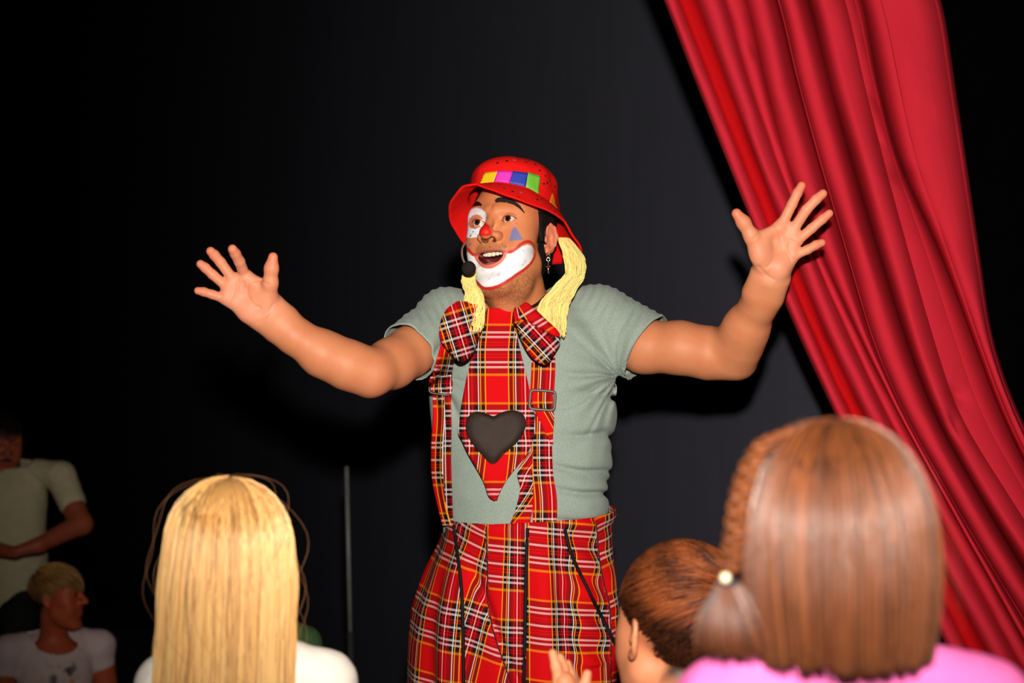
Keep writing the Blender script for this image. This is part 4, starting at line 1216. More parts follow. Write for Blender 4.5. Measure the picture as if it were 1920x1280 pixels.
def draped(name, Lp, Rp, S, off, parent, nr=60, nc=13, uoff=0.0, voff=0.0, thick=0.0025, lift=None, slant=0.0, flat=0.0):
    """cloth strip between two traced edges, laid on a surface"""
    L = smooth_rows(Lp, nr); R = smooth_rows(Rp, nr)
    f = np.linspace(0, 1, nc)[None, :, None]
    px = L[:, None] * (1 - f) + R[:, None] * f
    H = hits(S, px.reshape(-1, 2), off=off).reshape(nr, nc, 3)
    if flat:
        # stiff cloth hangs straight instead of following every hollow
        dep = H[..., 1].min(1); t = np.linspace(0, 1, nr); A = np.column_stack([np.ones(nr), t, t * t]); co = np.linalg.lstsq(A, dep, rcond=None)[0]
        dep = np.minimum(dep, A @ co) * flat + dep * (1 - flat)
        ker = np.hanning(15); ker /= ker.sum(); dep = np.convolve(np.pad(dep, 7, 'edge'), ker, 'valid')
        bow_ = 0.006 * (1 - (2 * f[..., 0] - 1) ** 2)
        d = np.minimum(dep[:, None] - bow_ + 0.004, H[..., 1])
        H = H * 0 + np.stack([(px[..., 0] - 960) * d / FPX, d, CAMZ - (px[..., 1] - HOR) * d / FPX], -1)
    else:
        d = H[..., 1]; ker = np.hanning(11)[1:-1]; ker /= ker.sum()
        d = np.apply_along_axis(lambda a: np.convolve(np.pad(a, 4, 'edge'), ker, 'valid'), 0, d); d = 0.5 * d + 0.5 * d.mean(1, keepdims=True)
        d = np.minimum(d, H[..., 1] + 0.002)
        H = np.stack([(px[..., 0] - 960) * d / FPX, d, CAMZ - (px[..., 1] - HOR) * d / FPX], -1)
    if lift is not None:
        H = H - np.array([0, 1, 0]) * lift(np.linspace(0, 1, nr))[:, None, None]
    mid = px[:, nc // 2] * 2.72 / FPX; s = np.concatenate([[0], np.cumsum(np.linalg.norm(np.diff(mid, axis=0), axis=1))])
    w = np.linalg.norm(px * 2.72 / FPX - mid[:, None], axis=2) * np.sign(np.arange(nc) - nc // 2)[None]
    uv = np.stack([w + uoff + slant * s[:, None], -(s[:, None] + 0 * w) + voff], -1)
    i, j = np.meshgrid(np.arange(nr - 1), np.arange(nc - 1), indexing='ij')
    F = np.stack([i * nc + j, (i + 1) * nc + j, (i + 1) * nc + j + 1, i * nc + j + 1], -1).reshape(-1, 4)
    o = solid(build(name, H.reshape(-1, 3), F, PLAID, parent, uv=uv.reshape(-1, 2)), thick, 0.0)
    return o, H

def pillow(name, poly, d, thick, parent, uvrot=0.0, uoff=0.0, voff=0.0, tilt=(0, 0), back=True, folds=0.0):
    """stuffed cloth lobe bounded by a traced outline"""
    q = np.asarray(poly, float); q = np.vstack([q, q[:1]])
    o = spline(np.vstack([q[-3:-1], q, q[1:3]]), 240); o = o[:]
    # resample the closed outline
    oc = spline(np.vstack([q, q[1:2]]), 8 * len(q)); seg = np.concatenate([[0], np.cumsum(np.linalg.norm(np.diff(oc, axis=0), axis=1))])
    per = np.interp(np.linspace(0, 1, len(q)), np.linspace(0, 1, len(oc)), seg)
    n = 72; end = seg[np.argmin(np.linalg.norm(oc[len(oc) // 2:] - oc[0], axis=1)) + len(oc) // 2]
    t = np.linspace(0, end, n + 1)[:-1]; ring = np.column_stack([np.interp(t, seg, oc[:, 0]), np.interp(t, seg, oc[:, 1])])
    c = np.asarray(poly, float).mean(0); m = 14; rad = np.linspace(0.001, 1, m)
    V = []; UV = []
    ca, sa = math.cos(uvrot), math.sin(uvrot)
    for side in (-1, 1):
        for r in rad:
            p = c + (ring - c) * r
            h = thick * np.sqrt(max(0.0, 1 - r ** 2.6)) * (1 if side < 0 else 0.6)
            ang = np.arctan2(ring[:, 1] - c[1], ring[:, 0] - c[0])
            dd = d + side * h + folds * np.sin(ang * 3 + 1) * r * (1 - r) + tilt[0] * (p[:, 0] - c[0]) + tilt[1] * (p[:, 1] - c[1])
            V.append(np.stack([(p[:, 0] - 960) * dd / FPX, dd, CAMZ - (p[:, 1] - HOR) * dd / FPX], -1))
            e = (p - c) * d / FPX; UV.append(np.column_stack([e[:, 0] * ca - e[:, 1] * sa + uoff, e[:, 0] * sa + e[:, 1] * ca + voff]))
    V = np.vstack(V); UV = np.vstack(UV)
    F = []
    i = np.arange(m - 1)[:, None]; j = np.arange(n)[None]; j2 = (j + 1) % n
    F1 = np.stack([i * n + j, i * n + j2, (i + 1) * n + j2, (i + 1) * n + j], -1).reshape(-1, 4)
    F2 = F1[:, ::-1] + m * n
    e1 = (m - 1) * n + np.arange(n); e2 = m * n + e1
    F3 = np.stack([e1, (m - 1) * n + (np.arange(n) + 1) % n, m * n + (m - 1) * n + (np.arange(n) + 1) % n, e2], -1)
    cap = [(0, a + 1, a) for a in range(1, n - 1)]
    return build(name, V, np.vstack([F1, F2, F3]), PLAID, parent, uv=UV)

def buckle(name, cx, cy, w, h, ang, d, parent, rgb):
    """plastic slider: rounded frame with a middle bar"""
    m = plain('buckle_plastic', rgb, 0.35, 0.5, var=0.1)
    s = d / FPX; w, h = w * s, h * s
    k = np.arange(48) / 48 * 2 * np.pi
    e = 0.32
    ring = np.column_stack([np.sign(np.cos(k)) * np.abs(np.cos(k)) ** e * w / 2, np.zeros(48), np.sign(np.sin(k)) * np.abs(np.sin(k)) ** e * h / 2])
    R = rotm(0, 0, ang); c = P(cx, cy, d)
    parts = [tube(c + ring @ R.T, np.tile([[0.0028, 0.0034]], (48, 1)), 8, closed=True, up=(0, 1, 0))]
    V, F, t = join(parts)
    o = build(name, V, F, m, parent, tris=t)
    return o

def make_tie():
    Lp = [(914, 578), (905, 612), (888, 655), (874, 713), (864, 767), (859, 806), (867, 826), (878, 850), (906, 900), (917, 930), (927, 938)]
    Rp = [(962, 577), (966, 612), (975, 655), (987, 703), (998, 757), (1007, 790), (999, 826), (988, 850), (956, 890), (938, 918), (932, 937)]
    # same rows on both sides so that the weave stays level
    rows = np.array([578, 612, 655, 713, 767, 806, 826, 850, 900, 928, 937], float)
    Ls = np.array(Lp, float); Rs = np.array(Rp, float)
    L2 = np.column_stack([np.interp(rows, Ls[:, 1], Ls[:, 0]), rows]); R2 = np.column_stack([np.interp(rows, Rs[:, 1], Rs[:, 0]), rows])
    o, H = draped('tie', L2, R2, SHIRT, 0.012, clown, nr=90, nc=17, uoff=0.020, voff=0.030, thick=0.004, flat=0.7)
    o['label'] = 'long pointed red tartan tie'
    # stitched black leather heart
    hx = np.linspace(0, 2 * np.pi, 120, endpoint=False)
    hp = np.array([(905, 773), (890, 772), (877, 782), (873, 798), (876, 815), (886, 832), (902, 851), (924, 870), (946, 850), (967, 831), (980, 814), (986, 797), (983, 780), (970, 770), (955, 769), (938, 774), (926, 780), (916, 777)], float)
    q = np.vstack([hp, hp[:1]]); oc = spline(np.vstack([hp[-1:], q, hp[1:2]]), 200)[10:190]
    c = np.array((930, 812.0)); n = len(oc); m = 8
    Y = H[:, :, 1]; prow = CAMZ - H[:, 8, 2]
    rowpx = HOR + prow * FPX / H[:, 8, 1]
    V = []
    for r, lift in zip(np.linspace(0.001, 1, m), np.concatenate([np.full(m - 2, 0.0045), [0.004, 0.001]])):
        p = c + (oc - c) * r
        d = np.interp(p[:, 1], rowpx, Y.min(1)) + 0.00002 * np.abs(p[:, 0] - 930) - lift + 0.0003 * vnoise(np.column_stack([p / 14, np.zeros(n)]), 5)
        V.append(np.stack([(p[:, 0] - 960) * d / FPX, d, CAMZ - (p[:, 1] - HOR) * d / FPX], -1))
    V = np.vstack(V)
    i = np.arange(m - 1)[:, None]; j = np.arange(n)[None]; j2 = (j + 1) % n
    F = np.stack([i * n + j, i * n + j2, (i + 1) * n + j2, (i + 1) * n + j], -1).reshape(-1, 4)
    lm = plain('black_leather', (40, 21, 9), 0.6, 0.22, var=0.3, scale=40, bump=0.1)
    hrt = build('heart_patch', V, F, lm, o); hrt['label'] = 'black leather heart'
    edge = V[-n:] * 0.85 + V[-2 * n:-n] * 0.15 - np.array([0, 0.002, 0])
    Vt, Ft, tt = tube(edge, 0.0011, 6, closed=True); build('heart_edge', Vt, Ft, BLACKCORD, hrt)

def make_bow():
    root = empty('bow_tie'); root.parent = clown; root['label'] = 'large red tartan bow tie'
    pillow('bow_loop', [(856, 565), (836, 581), (824, 610), (826, 637), (842, 659), (863, 678), (884, 667), (896, 641), (904, 612), (912, 582), (895, 568), (874, 565)], 2.665, 0.020, root, 0.30, 0.082, 0.085, tilt=(0.0004, 0))
    pillow('bow_loop', [(969, 590), (970, 616), (981, 645), (999, 672), (1024, 684), (1040, 662), (1051, 640), (1040, 628), (1015, 612), (990, 598)], 2.668, 0.016, root, 0.75, 0.066, 0.098, folds=0.012)
    pillow('bow_flap', [(985, 566), (968, 579), (966, 594), (985, 601), (1015, 618), (1044, 632), (1048, 622), (1020, 595), (1000, 576)], 2.658, 0.011, root, 0.55, 0.012, 0.118)
    pillow('bow_knot', [(964, 578), (962, 592), (965, 607), (972, 604), (974, 590), (971, 578)], 2.656, 0.008, root, 0.2, 0.07, 0.04)

def make_braces():
    a = empty('suspender'); a.parent = clown; a['label'] = 'red tartan brace on the side with the dark buckle'
    draped('strap', [(828, 640), (819, 676), (811, 708)], [(856, 640), (851, 676), (846, 712)], SHIRT, 0.004, a, 30, 9, 0.048, 0.03)
    draped('strap', [(818, 735), (829, 790), (831, 860), (833, 930), (838, 985)], [(845, 735), (846, 790), (845, 860), (847, 930), (849, 985)], SHIRT, 0.004, a, 60, 9, 0.058, 0.02)
    draped('strap', [(811, 735), (812, 785), (809, 840), (810, 895), (820, 945), (830, 985)], [(833, 735), (834, 785), (831, 840), (831, 895), (836, 945), (846, 985)], SHIRT, 0.011, a, 60, 9, 0.044, 0.08, lift=lambda t: 0.012 * np.sin(np.pi * t))
    draped('strap', [(807, 707), (805, 722), (808, 740)], [(846, 703), (848, 720), (846, 738)], SHIRT, 0.012, a, 20, 9, 0.055, 0.10)
    q = hits(SHIRT, [(826, 722)], off=0.016)[0]
    buckle('buckle', 827, 722, 42, 34, 8, q[1], a, (52, 34, 30))
    b = empty('suspender'); b.parent = clown; b['label'] = 'red tartan brace on the side with the grey buckle'
    draped('strap', [(997, 655), (996, 695), (994, 735)], [(1041, 655), (1041, 695), (1039, 735)], SHIRT, 0.004, b, 40, 11, 0.060, 0.09)
    draped('strap', [(998, 733), (996, 750), (999, 768)], [(1036, 733), (1037, 750), (1036, 766)], SHIRT, 0.012, b, 20, 9, 0.050, 0.02)
    draped('strap', [(1000, 764), (1010, 785), (1026, 818), (1034, 832)], [(1037, 762), (1039, 785), (1037, 815), (1037, 832)], SHIRT, 0.009, b, 30, 9, 0.046, 0.05, slant=-0.3)
    draped('strap', [(999, 775), (996, 830), (996, 885), (998, 936), (999, 990)], [(1034, 775), (1035, 830), (1037, 885), (1044, 936), (1044, 990)], SHIRT, 0.004, b, 70, 11, 0.060, 0.035)
    draped('strap', [(988, 850), (970, 885), (975, 914), (967, 952), (953, 990)], [(999, 845), (998, 885), (999, 914), (998, 952), (992, 990)], SHIRT, 0.011, b, 50, 9, 0.05, 0.03, slant=0.5, lift=lambda t: 0.014 * np.sin(np.pi * t))
    q = hits(SHIRT, [(1017, 750)], off=0.015)[0]
    buckle('buckle', 1017, 750, 47, 36, 4, q[1], b, (92, 76, 72))

def make_cord():
    pts = [(1022, 556), (1012, 566), (1000, 574), (985, 580)]
    pth = hits(clown_head, spline(np.array(pts, float), 24), 2.5, 2.86, off=0.003)
    V, F, t = tube(pth, 0.003, 8); build('neck_cord', V, F, BLACKCORD, clown, tris=t)

make_tie(); make_bow(); make_braces(); make_cord()
print('tie', time.time() - T0)
# ------------------------------------------------------------------ people in the audience
def lerp3(t, a, b): return np.asarray(a)[None] * (1 - t[:, None]) + np.asarray(b)[None] * t[:, None]

def standing(root, hf, yaw, s, floor, skin, hairc, shirt_mat, trou_mat, sleeves='short', arms=None, h=0.005, head_kw=None, shoulder_z=None, hair_zone=None, cx=None, print_fn=None, legs=True, neckr=0.042, sh_w=0.155, scoop=(0.040, 0.25), slv=0.55, cutr=0.12):
    """a plain clothed figure below a given head; returns nothing, parents meshes to root"""
    R = rotm(yaw); o = np.array(hf.o) if cx is None else np.array(cx)
    sz = shoulder_z; B = Frame((o[0], o[1], 0), R, 1.0)
    bw = hf.to_world((0, 18, -60)); nb = B.to_world((0, 0.012, sz + 0.03))
    S = SDF(); add_head(S, hf, **(head_kw or dict(mouth=0, fine=False)))
    S.add(cone(bw, nb, neckr * 0.98, neckr * 1.08), 0.02)
    tw = sh_w * 0.78
    hip = sz - 0.46 * s
    S.add(loft([hip - 0.05, hip, sz - 0.2 * s, sz - 0.03, sz + 0.035], [tw * 0.9, tw * 0.95, tw * 0.9, tw * 0.95, 0.03], [tw * 0.6, tw * 0.62, tw * 0.6, tw * 0.55, 0.03]), 0.03, 'u', B)
    armdef = arms or {}
    AP = {}
    for sx in (-1, 1):
        a = armdef.get(sx)
        if a is None:
            a = [(sx * sh_w, 0, sz - 0.02), (sx * (sh_w + 0.05), 0.03, sz - 0.29 * s), (sx * (sh_w + 0.03), -0.05, sz - 0.54 * s), (sx * (sh_w + 0.02), -0.07, sz - 0.66 * s)]
            a = [B.to_world(q) for q in a]
        AP[sx] = a
        chain(S, a[:3], [0.05 * s, 0.042 * s, 0.028 * s], 0.02); S.add(cone(a[2], a[3], 0.030 * s, 0.022 * s), 0.012)
    if legs:
        for sx in (-1, 1):
            chain(S, [np.array((sx * tw * 0.5, 0, hip)), np.array((sx * tw * 0.55, -0.01, floor + 0.46 * s)), np.array((sx * tw * 0.55, 0.02, floor + 0.07))], [0.075 * s, 0.055 * s, 0.036], 0.03, B)
            S.add(cone((sx * tw * 0.55, 0.03, floor + 0.036), (sx * tw * 0.6, -0.11 * s, floor + 0.034), 0.034, 0.03), 0.02, 'u', B)
    allp = np.vstack([hf.to_world([(-100, -130, -130), (100, 130, 150)])] + [np.array(a) for a in AP.values()])
    lo = np.minimum(allp.min(0), [o[0] - 0.3, o[1] - 0.25, floor]) - 0.03; hi = np.maximum(allp.max(0), [o[0] + 0.3, o[1] + 0.25, 0]) + 0.05
    V, F = polygonise(S, lo, hi, h, margin=0.02)
    L = hf.to_local(V); c = np.tile(skin, (len(V), 1))
    nz = vnoise(V * 40, 5); c = mixc(c, skin * [0.8, 0.6, 0.55], np.clip(0.2 + 0.3 * nz, 0, 0.5))
    zone = (hair_zone or (lambda L: (L[:, 2] > 40) | ((L[:, 1] > 10) & (L[:, 2] > -40))))(L)
    c = mixc(c, hairc, np.clip(zone.astype(float), 0, 1) * (L[:, 2] > -90))
    e = (np.hypot((np.abs(L[:, 0]) - 32) / 12, (L[:, 2] - 21) / 5) < 1) & (L[:, 1] < -60)
    c = mixc(c, lin((40, 24, 18)), e.astype(float)); lp = (np.hypot(L[:, 0] / 20, (L[:, 2] + 57) / 7) < 1) & (L[:, 1] < -70)
    c = mixc(c, skin * [0.8, 0.45, 0.45], lp.astype(float) * 0.8)
    build('body', V, F, SKIN, root, col=c)
    # shirt
    T = SDF()
    T.add(loft([hip - 0.10, hip, sz - 0.2 * s, sz - 0.04, sz + 0.02, sz + 0.055], [tw * 1.16, tw * 1.12, tw * 1.06, tw * 1.1, tw * 0.75, neckr * 1.0], [tw * 0.84, tw * 0.82, tw * 0.78, tw * 0.74, tw * 0.55, neckr * 1.0]), 0.02, 'u', B)
    for sx in (-1, 1):
        a = AP[sx]; nk = B.to_world((sx * neckr * 0.9, 0.01, sz + 0.02))
        T.add(cone(nk, a[0], 0.032 * s + 0.012, 0.058 * s), 0.03)
        e = np.asarray(a[1]) if sleeves == 'long' else np.asarray(a[0]) * (1 - slv) + np.asarray(a[1]) * slv
        T.add(cone(a[0], e, 0.059 * s, 0.052 * s), 0.02)
        if sleeves == 'long': T.add(cone(a[1], a[2], 0.052 * s, 0.038 * s), 0.02)
    T.post = lambda p, d: d + 0.0035 * vnoise(p * [14, 14, 9], 61) + 0.0015 * vnoise(p * 45, 62)
    V, F = polygonise(T, lo, hi, h, margin=0.02)
    fw = R @ np.array([0, -1.0, 0])
    cut = lambda V: sz + scoop[0] - scoop[1] * ((V - nb) @ fw)
    kill = (V[:, 2] > cut(V)) & (np.linalg.norm(V[:, :2] - nb[:2], axis=1) < cutr)
    V, F, bd, _ = drop_verts(V, F, kill)
    mk = bd & (np.abs(V[:, 2] - cut(V)) < 2.5 * h) & (V[:, 2] > sz - 0.15); V[mk, 2] = cut(V)[mk]
    V = smooth_rim(V, F, 8)
    cl = print_fn(V, B) if print_fn else None
    solid(build('shirt', V, F, shirt_mat, root, col=cl), 0.003, -1)
    if legs:
        U = SDF(); U.add(loft([hip - 0.16 * s, hip - 0.05, hip + 0.02], [tw * 1.1, tw * 1.1, tw * 1.0], [tw * 0.8, tw * 0.78, tw * 0.7]), 0.03, 'u', B)
        for sx in (-1, 1): chain(U, [np.array((sx * tw * 0.55, 0, hip - 0.1)), np.array((sx * tw * 0.58, -0.01, floor + 0.46 * s)), np.array((sx * tw * 0.58, 0.01, floor + 0.1))], [0.088 * s, 0.07 * s, 0.058 * s], 0.03, B)
        V, F = polygonise(U, lo, hi, 0.008, margin=0.02); build('trousers', V, F, trou_mat, root)
    return AP, B

def fall_hair(hf, K, rx, ry, rz, drop, rng, part=(0, 30), m=26, gap=55.0, cen=(0, 10, 45), cols=None, clump=160, inward=0.0, wob=1.0, depth=10.0, crown=None, lmin=0.965):
    """long straight hair: strands leave the crown, follow the skull and hang down. Local millimetres, face towards -y."""
    cl = rng.integers(0, clump, K)
    cphi = np.sort(rng.uniform(gap, 360 - gap, clump)); clen = rng.uniform(lmin, 1.0, clump); cr = rng.normal(0, 1.0, clump); cw = rng.uniform(0, 6.28, clump); cc = rng.random(clump)
    phi = np.radians(cphi[cl] + rng.normal(0, 1.6, K)); lay = rng.random(K) * depth + cr[cl] * 2.0
    L = clen[cl] * rng.uniform(0.97, 1.0, K)
    th0 = rng.uniform(0.02, 0.5, K) ** 1.0
    t = np.linspace(0, 1, m)
    arc = 1.35 * rz; total = arc + drop
    s = th0[:, None] * 30 + t[None] * (total * L[:, None])
    th = np.clip(s / arc, 0, 1) * np.pi / 2
    below = np.maximum(s - arc, 0)
    w = wob * (1.5 * np.sin(s / 60 + cw[cl][:, None]) + 0.8 * np.sin(s / 23 + 2 * cw[cl][:, None]))
    k = 1 - inward * np.clip(below / max(drop, 1), 0, 1) ** 2
    sb = np.clip((s - 0.7 * arc) / 110, 0, 1); sb = sb * sb * (3 - 2 * sb)
    rr = 0.92 * np.sin(th) ** 0.9 + 0.08 * sb
    X = np.sin(phi)[:, None] * (rx - lay[:, None]) * rr * k + w
    Y = -np.cos(phi)[:, None] * (ry - lay[:, None]) * rr * k + w * 0.6
    Z = (rz - lay[:, None]) * np.cos(th) - below
    if crown is not None:
        q = np.cos(th) ** 1.5
        X = X + crown[0] * q; Y = Y + crown[1] * q
    pts = np.stack([X + cen[0], Y + cen[1], Z + cen[2]], -1)
    ca, cb, c2 = cols
    mixv = np.clip(cc[cl] * 0.7 + rng.random(K) * 0.5, 0, 1)
    col = np.asarray(ca)[None] * (1 - mixv[:, None]) + np.asarray(cb)[None] * mixv[:, None]
    dk = rng.random(K) < 0.16; col[dk] = c2
    return pts, col

def hair_object(name, root, paths_world, col, r, mat, sides=3, taper=0.5):
    V, F = strands(paths_world, r, sides, taper)
    m = paths_world.shape[1]
    return build(name, V, F, mat, root, col=np.minimum(np.repeat(col, m * sides, 0), 1))

HAIRM = strand_mat('hair_strand', 0.40, 0.85)
HAIRF = strand_mat('short_hair_strand', 0.5, 0.3)
PALE = lin((214, 138, 98))

def cap_mesh(hf, rx, ry, rz, cen, drop, inward, gap, col, root, mat, name='hair_underlay'):
    """closed sheet under the strands"""
    n = 60; ph = np.radians(np.linspace(gap, 360 - gap, n)); v = np.concatenate([np.linspace(0.02, 1, 18), 1 + np.linspace(0, 1, 14)[1:]])
    A, B = np.meshgrid(ph, v, indexing='ij'); th = np.clip(B, 0, 1) * np.pi / 2; bl = np.clip(B - 1, 0, 1)
    k = 1 - inward * bl ** 2; rr = np.sin(th) ** 0.9
    pts = np.stack([np.sin(A) * rx * rr * k + cen[0], -np.cos(A) * ry * rr * k + cen[1], rz * np.cos(th) - bl * drop + cen[2]], -1)
    m = len(v); i, j = np.meshgrid(np.arange(n - 1), np.arange(m - 1), indexing='ij')
    F = np.stack([i * m + j, (i + 1) * m + j, (i + 1) * m + j + 1, i * m + j + 1], -1).reshape(-1, 4)
    V = hf.to_world(pts.reshape(-1, 3))
    return solid(build(name, V, F, mat, root, col=np.tile(col, (len(V), 1))), 0.003, 1.0)

# ---- blonde girl
def blonde_girl():
    rng = np.random.default_rng(11)
    root = empty('person'); tag(root, 'child with long straight blonde hair and white top, seen from behind', 'person')
    o = P(430, 1058, 1.85); hf = Frame(o, rotm(186, 0, 2), 0.001 * 0.86)
    wm = painted('white_print_jersey', 0.9, 0, 0.2, 0.1)
    def pf(V, B):
        c = np.tile(lin((240, 232, 220)), (len(V), 1)); n = vnoise(V * [38, 38, 22], 91) + 0.5 * vnoise(V * 90, 92)
        return mixc(c, lin((150, 156, 160)), np.clip(n - 0.55, 0, 1) * 0.9)
    standing(root, hf, 186, 0.72, -0.25, PALE, lin((190, 140, 80)), wm, plain('blue_denim', (52, 66, 98), 0.9), 'short', shoulder_z=0.890, cx=P(463, 1040, 1.87), print_fn=pf, sh_w=0.100, neckr=0.036)
    A, B2, C = lin((246, 206, 138)), lin((226, 170, 98)), lin((176, 120, 70))
    cen = (0, 12, 36); dims = (100, 108, 94)
    cap_mesh(hf, 81, 89, 82, cen, 330, -0.16, 62, lin((196, 146, 86)), root, HAIRM)
    pts, col = fall_hair(hf, 5200, *dims, 345, rng, gap=58, cen=cen, cols=(A, B2, C), clump=190, inward=-0.10, wob=1.2, depth=9, crown=(4, -14))
    o_ = hair_object('hair', root, hf.to_world(pts), col, 0.00062, HAIRM); o_['label'] = 'long straight blonde hair'
    # loose flyaway hairs, a darker backlit look put into their colour
    K = 18; pa, ca = fall_hair(hf, K, 104, 112, 99, 210, rng, gap=60, cen=cen, cols=(lin((150, 96, 56)), lin((190, 130, 80)), C), clump=200, inward=-0.05, wob=10.0, depth=4, crown=(6, -16))
    side = rng.random(K); amp = rng.uniform(0, 30, K)
    t = np.linspace(0, 1, pa.shape[1])
    pa[..., 0] += (amp[:, None] * np.sin(np.pi * t)[None]) * np.where(pa[:, -1:, 0] > 0, 1.0, 0.3); pa[..., 2] += 10 * np.sin(np.pi * t)[None] * rng.random(K)[:, None]
    hair_object('flyaway_hair', root, hf.to_world(pa), ca, 0.00016, HAIRM)
blonde_girl()

# ---- brown-haired girl in front
def brown_girl():
    rng = np.random.default_rng(12)
    root = empty('person'); tag(root, 'child with brown bobbed hair, side braid and pink top in the right foreground', 'person')
    o = P(1572, 1052, 1.20); hf = Frame(o, rotm(176, 0, -2), 0.001 * 0.88)
    pink = plain('pink_jersey', (238, 110, 176), 0.9, 0.1, var=0.05)
    standing(root, hf, 176, 0.75, -0.25, PALE, lin((70, 40, 24)), pink, plain('grey_leggings', (60, 60, 66), 0.9), 'short', shoulder_z=0.985, cx=P(1600, 1040, 1.215), sh_w=0.105, neckr=0.036)
    A, B2, C = lin((120, 64, 28)), lin((78, 38, 16)), lin((30, 14, 7))
    cen = (0, 12, 36); dims = (91, 106, 98)
    cap_mesh(hf, 74, 87, 84, cen, 100, 0.10, 66, lin((60, 32, 16)), root, HAIRM)
    pts, col = fall_hair(hf, 5200, *dims, 118, rng, gap=60, cen=cen, cols=(A, B2, C), clump=210, inward=0.11, wob=1.0, depth=9, crown=(0, -8), m=22)
    o_ = hair_object('hair', root, hf.to_world(pts), col, 0.00055, HAIRM); o_['label'] = 'brown bobbed hair'
    K = 16; pa, ca = fall_hair(hf, K, 98, 110, 102, 90, rng, gap=60, cen=cen, cols=(A, B2, C), clump=200, inward=-0.02, wob=6.0, depth=4, m=22)
    hair_object('flyaway_hair', root, hf.to_world(pa), ca, 0.00016, HAIRM)
    # plaited strand down the left side, its tie and loose tail
    ctl = spline([P(1500, 800, 1.185), P(1432, 832, 1.18), P(1393, 910, 1.178), P(1377, 1000, 1.175), P(1365, 1074, 1.172)], 90)
    t = np.linspace(0, 1, 90); parts = []; cols = []
    br = strand_mat('braid_strand', 0.4, 0.45)
    allp = []; ac = []
    for k in range(3):
        ph = t * 2 * np.pi * 4.5 + k * 2 * np.pi / 3
        c = ctl + np.column_stack([np.sin(ph) * 0.0056, np.sin(2 * ph) * 0.0040, np.zeros(90)])
        for q in range(34):
            a = rng.uniform(0, 6.28); r = 0.0036 * math.sqrt(rng.random())
            allp.append(c + np.array([math.cos(a) * r, math.sin(a) * r, 0])); ac.append(lin((120, 64, 30)) * rng.uniform(0.2, 1.2))
    o_ = hair_object('braid', root, np.array(allp), np.array(ac), 0.0008, br); o_['label'] = 'thin plaited strand of brown hair'
    # dark elastic and shiny bead
    k = np.arange(20) / 20 * 2 * np.pi; c = P(1366, 1092, 1.170)
    V, F, tt = tube(c + np.column_stack([np.cos(k) * 0.006, np.sin(k) * 0.006, 0 * k]), 0.0025, 6, closed=True); build('hair_tie', V, F, plain('dark_elastic', (30, 32, 44), 0.6), root)
    V, F, D = sphere_mesh(P(1360, 1083, 1.160), 0.0042, 20, 14); bd = build('bead', V, F, plain('pale_gold_bead', (255, 236, 190), 0.2, 0.8, 0.3, var=0.03), root); bd['label'] = 'shiny pale bead on the braid end'
    K = 420; u = rng.normal(0, 1, (K, 2)); m = 16; tt = np.linspace(0, 1, m)
    base = spline([P(1366, 1090, 1.170), P(1372, 1140, 1.168), P(1382, 1190, 1.168), P(1392, 1236, 1.17)], m)
    L = rng.uniform(0.75, 1.0, K)
    paths = np.zeros((K, m, 3))
    for q in range(K):
        s = tt * L[q]; b = np.column_stack([np.interp(s, tt, base[:, a]) for a in range(3)])
        spread = 0.003 + 0.010 * np.sin(np.clip(s * 1.2, 0, 1) * np.pi / 2)
        b[:, 0] += u[q, 0] * spread; b[:, 1] += u[q, 1] * spread * 0.6; paths[q] = b
    hair_object('braid_tail', root, paths, lin((104, 54, 28))[None] * rng.uniform(0.3, 1.05, K)[:, None], 0.0006, HAIRM)
brown_girl()

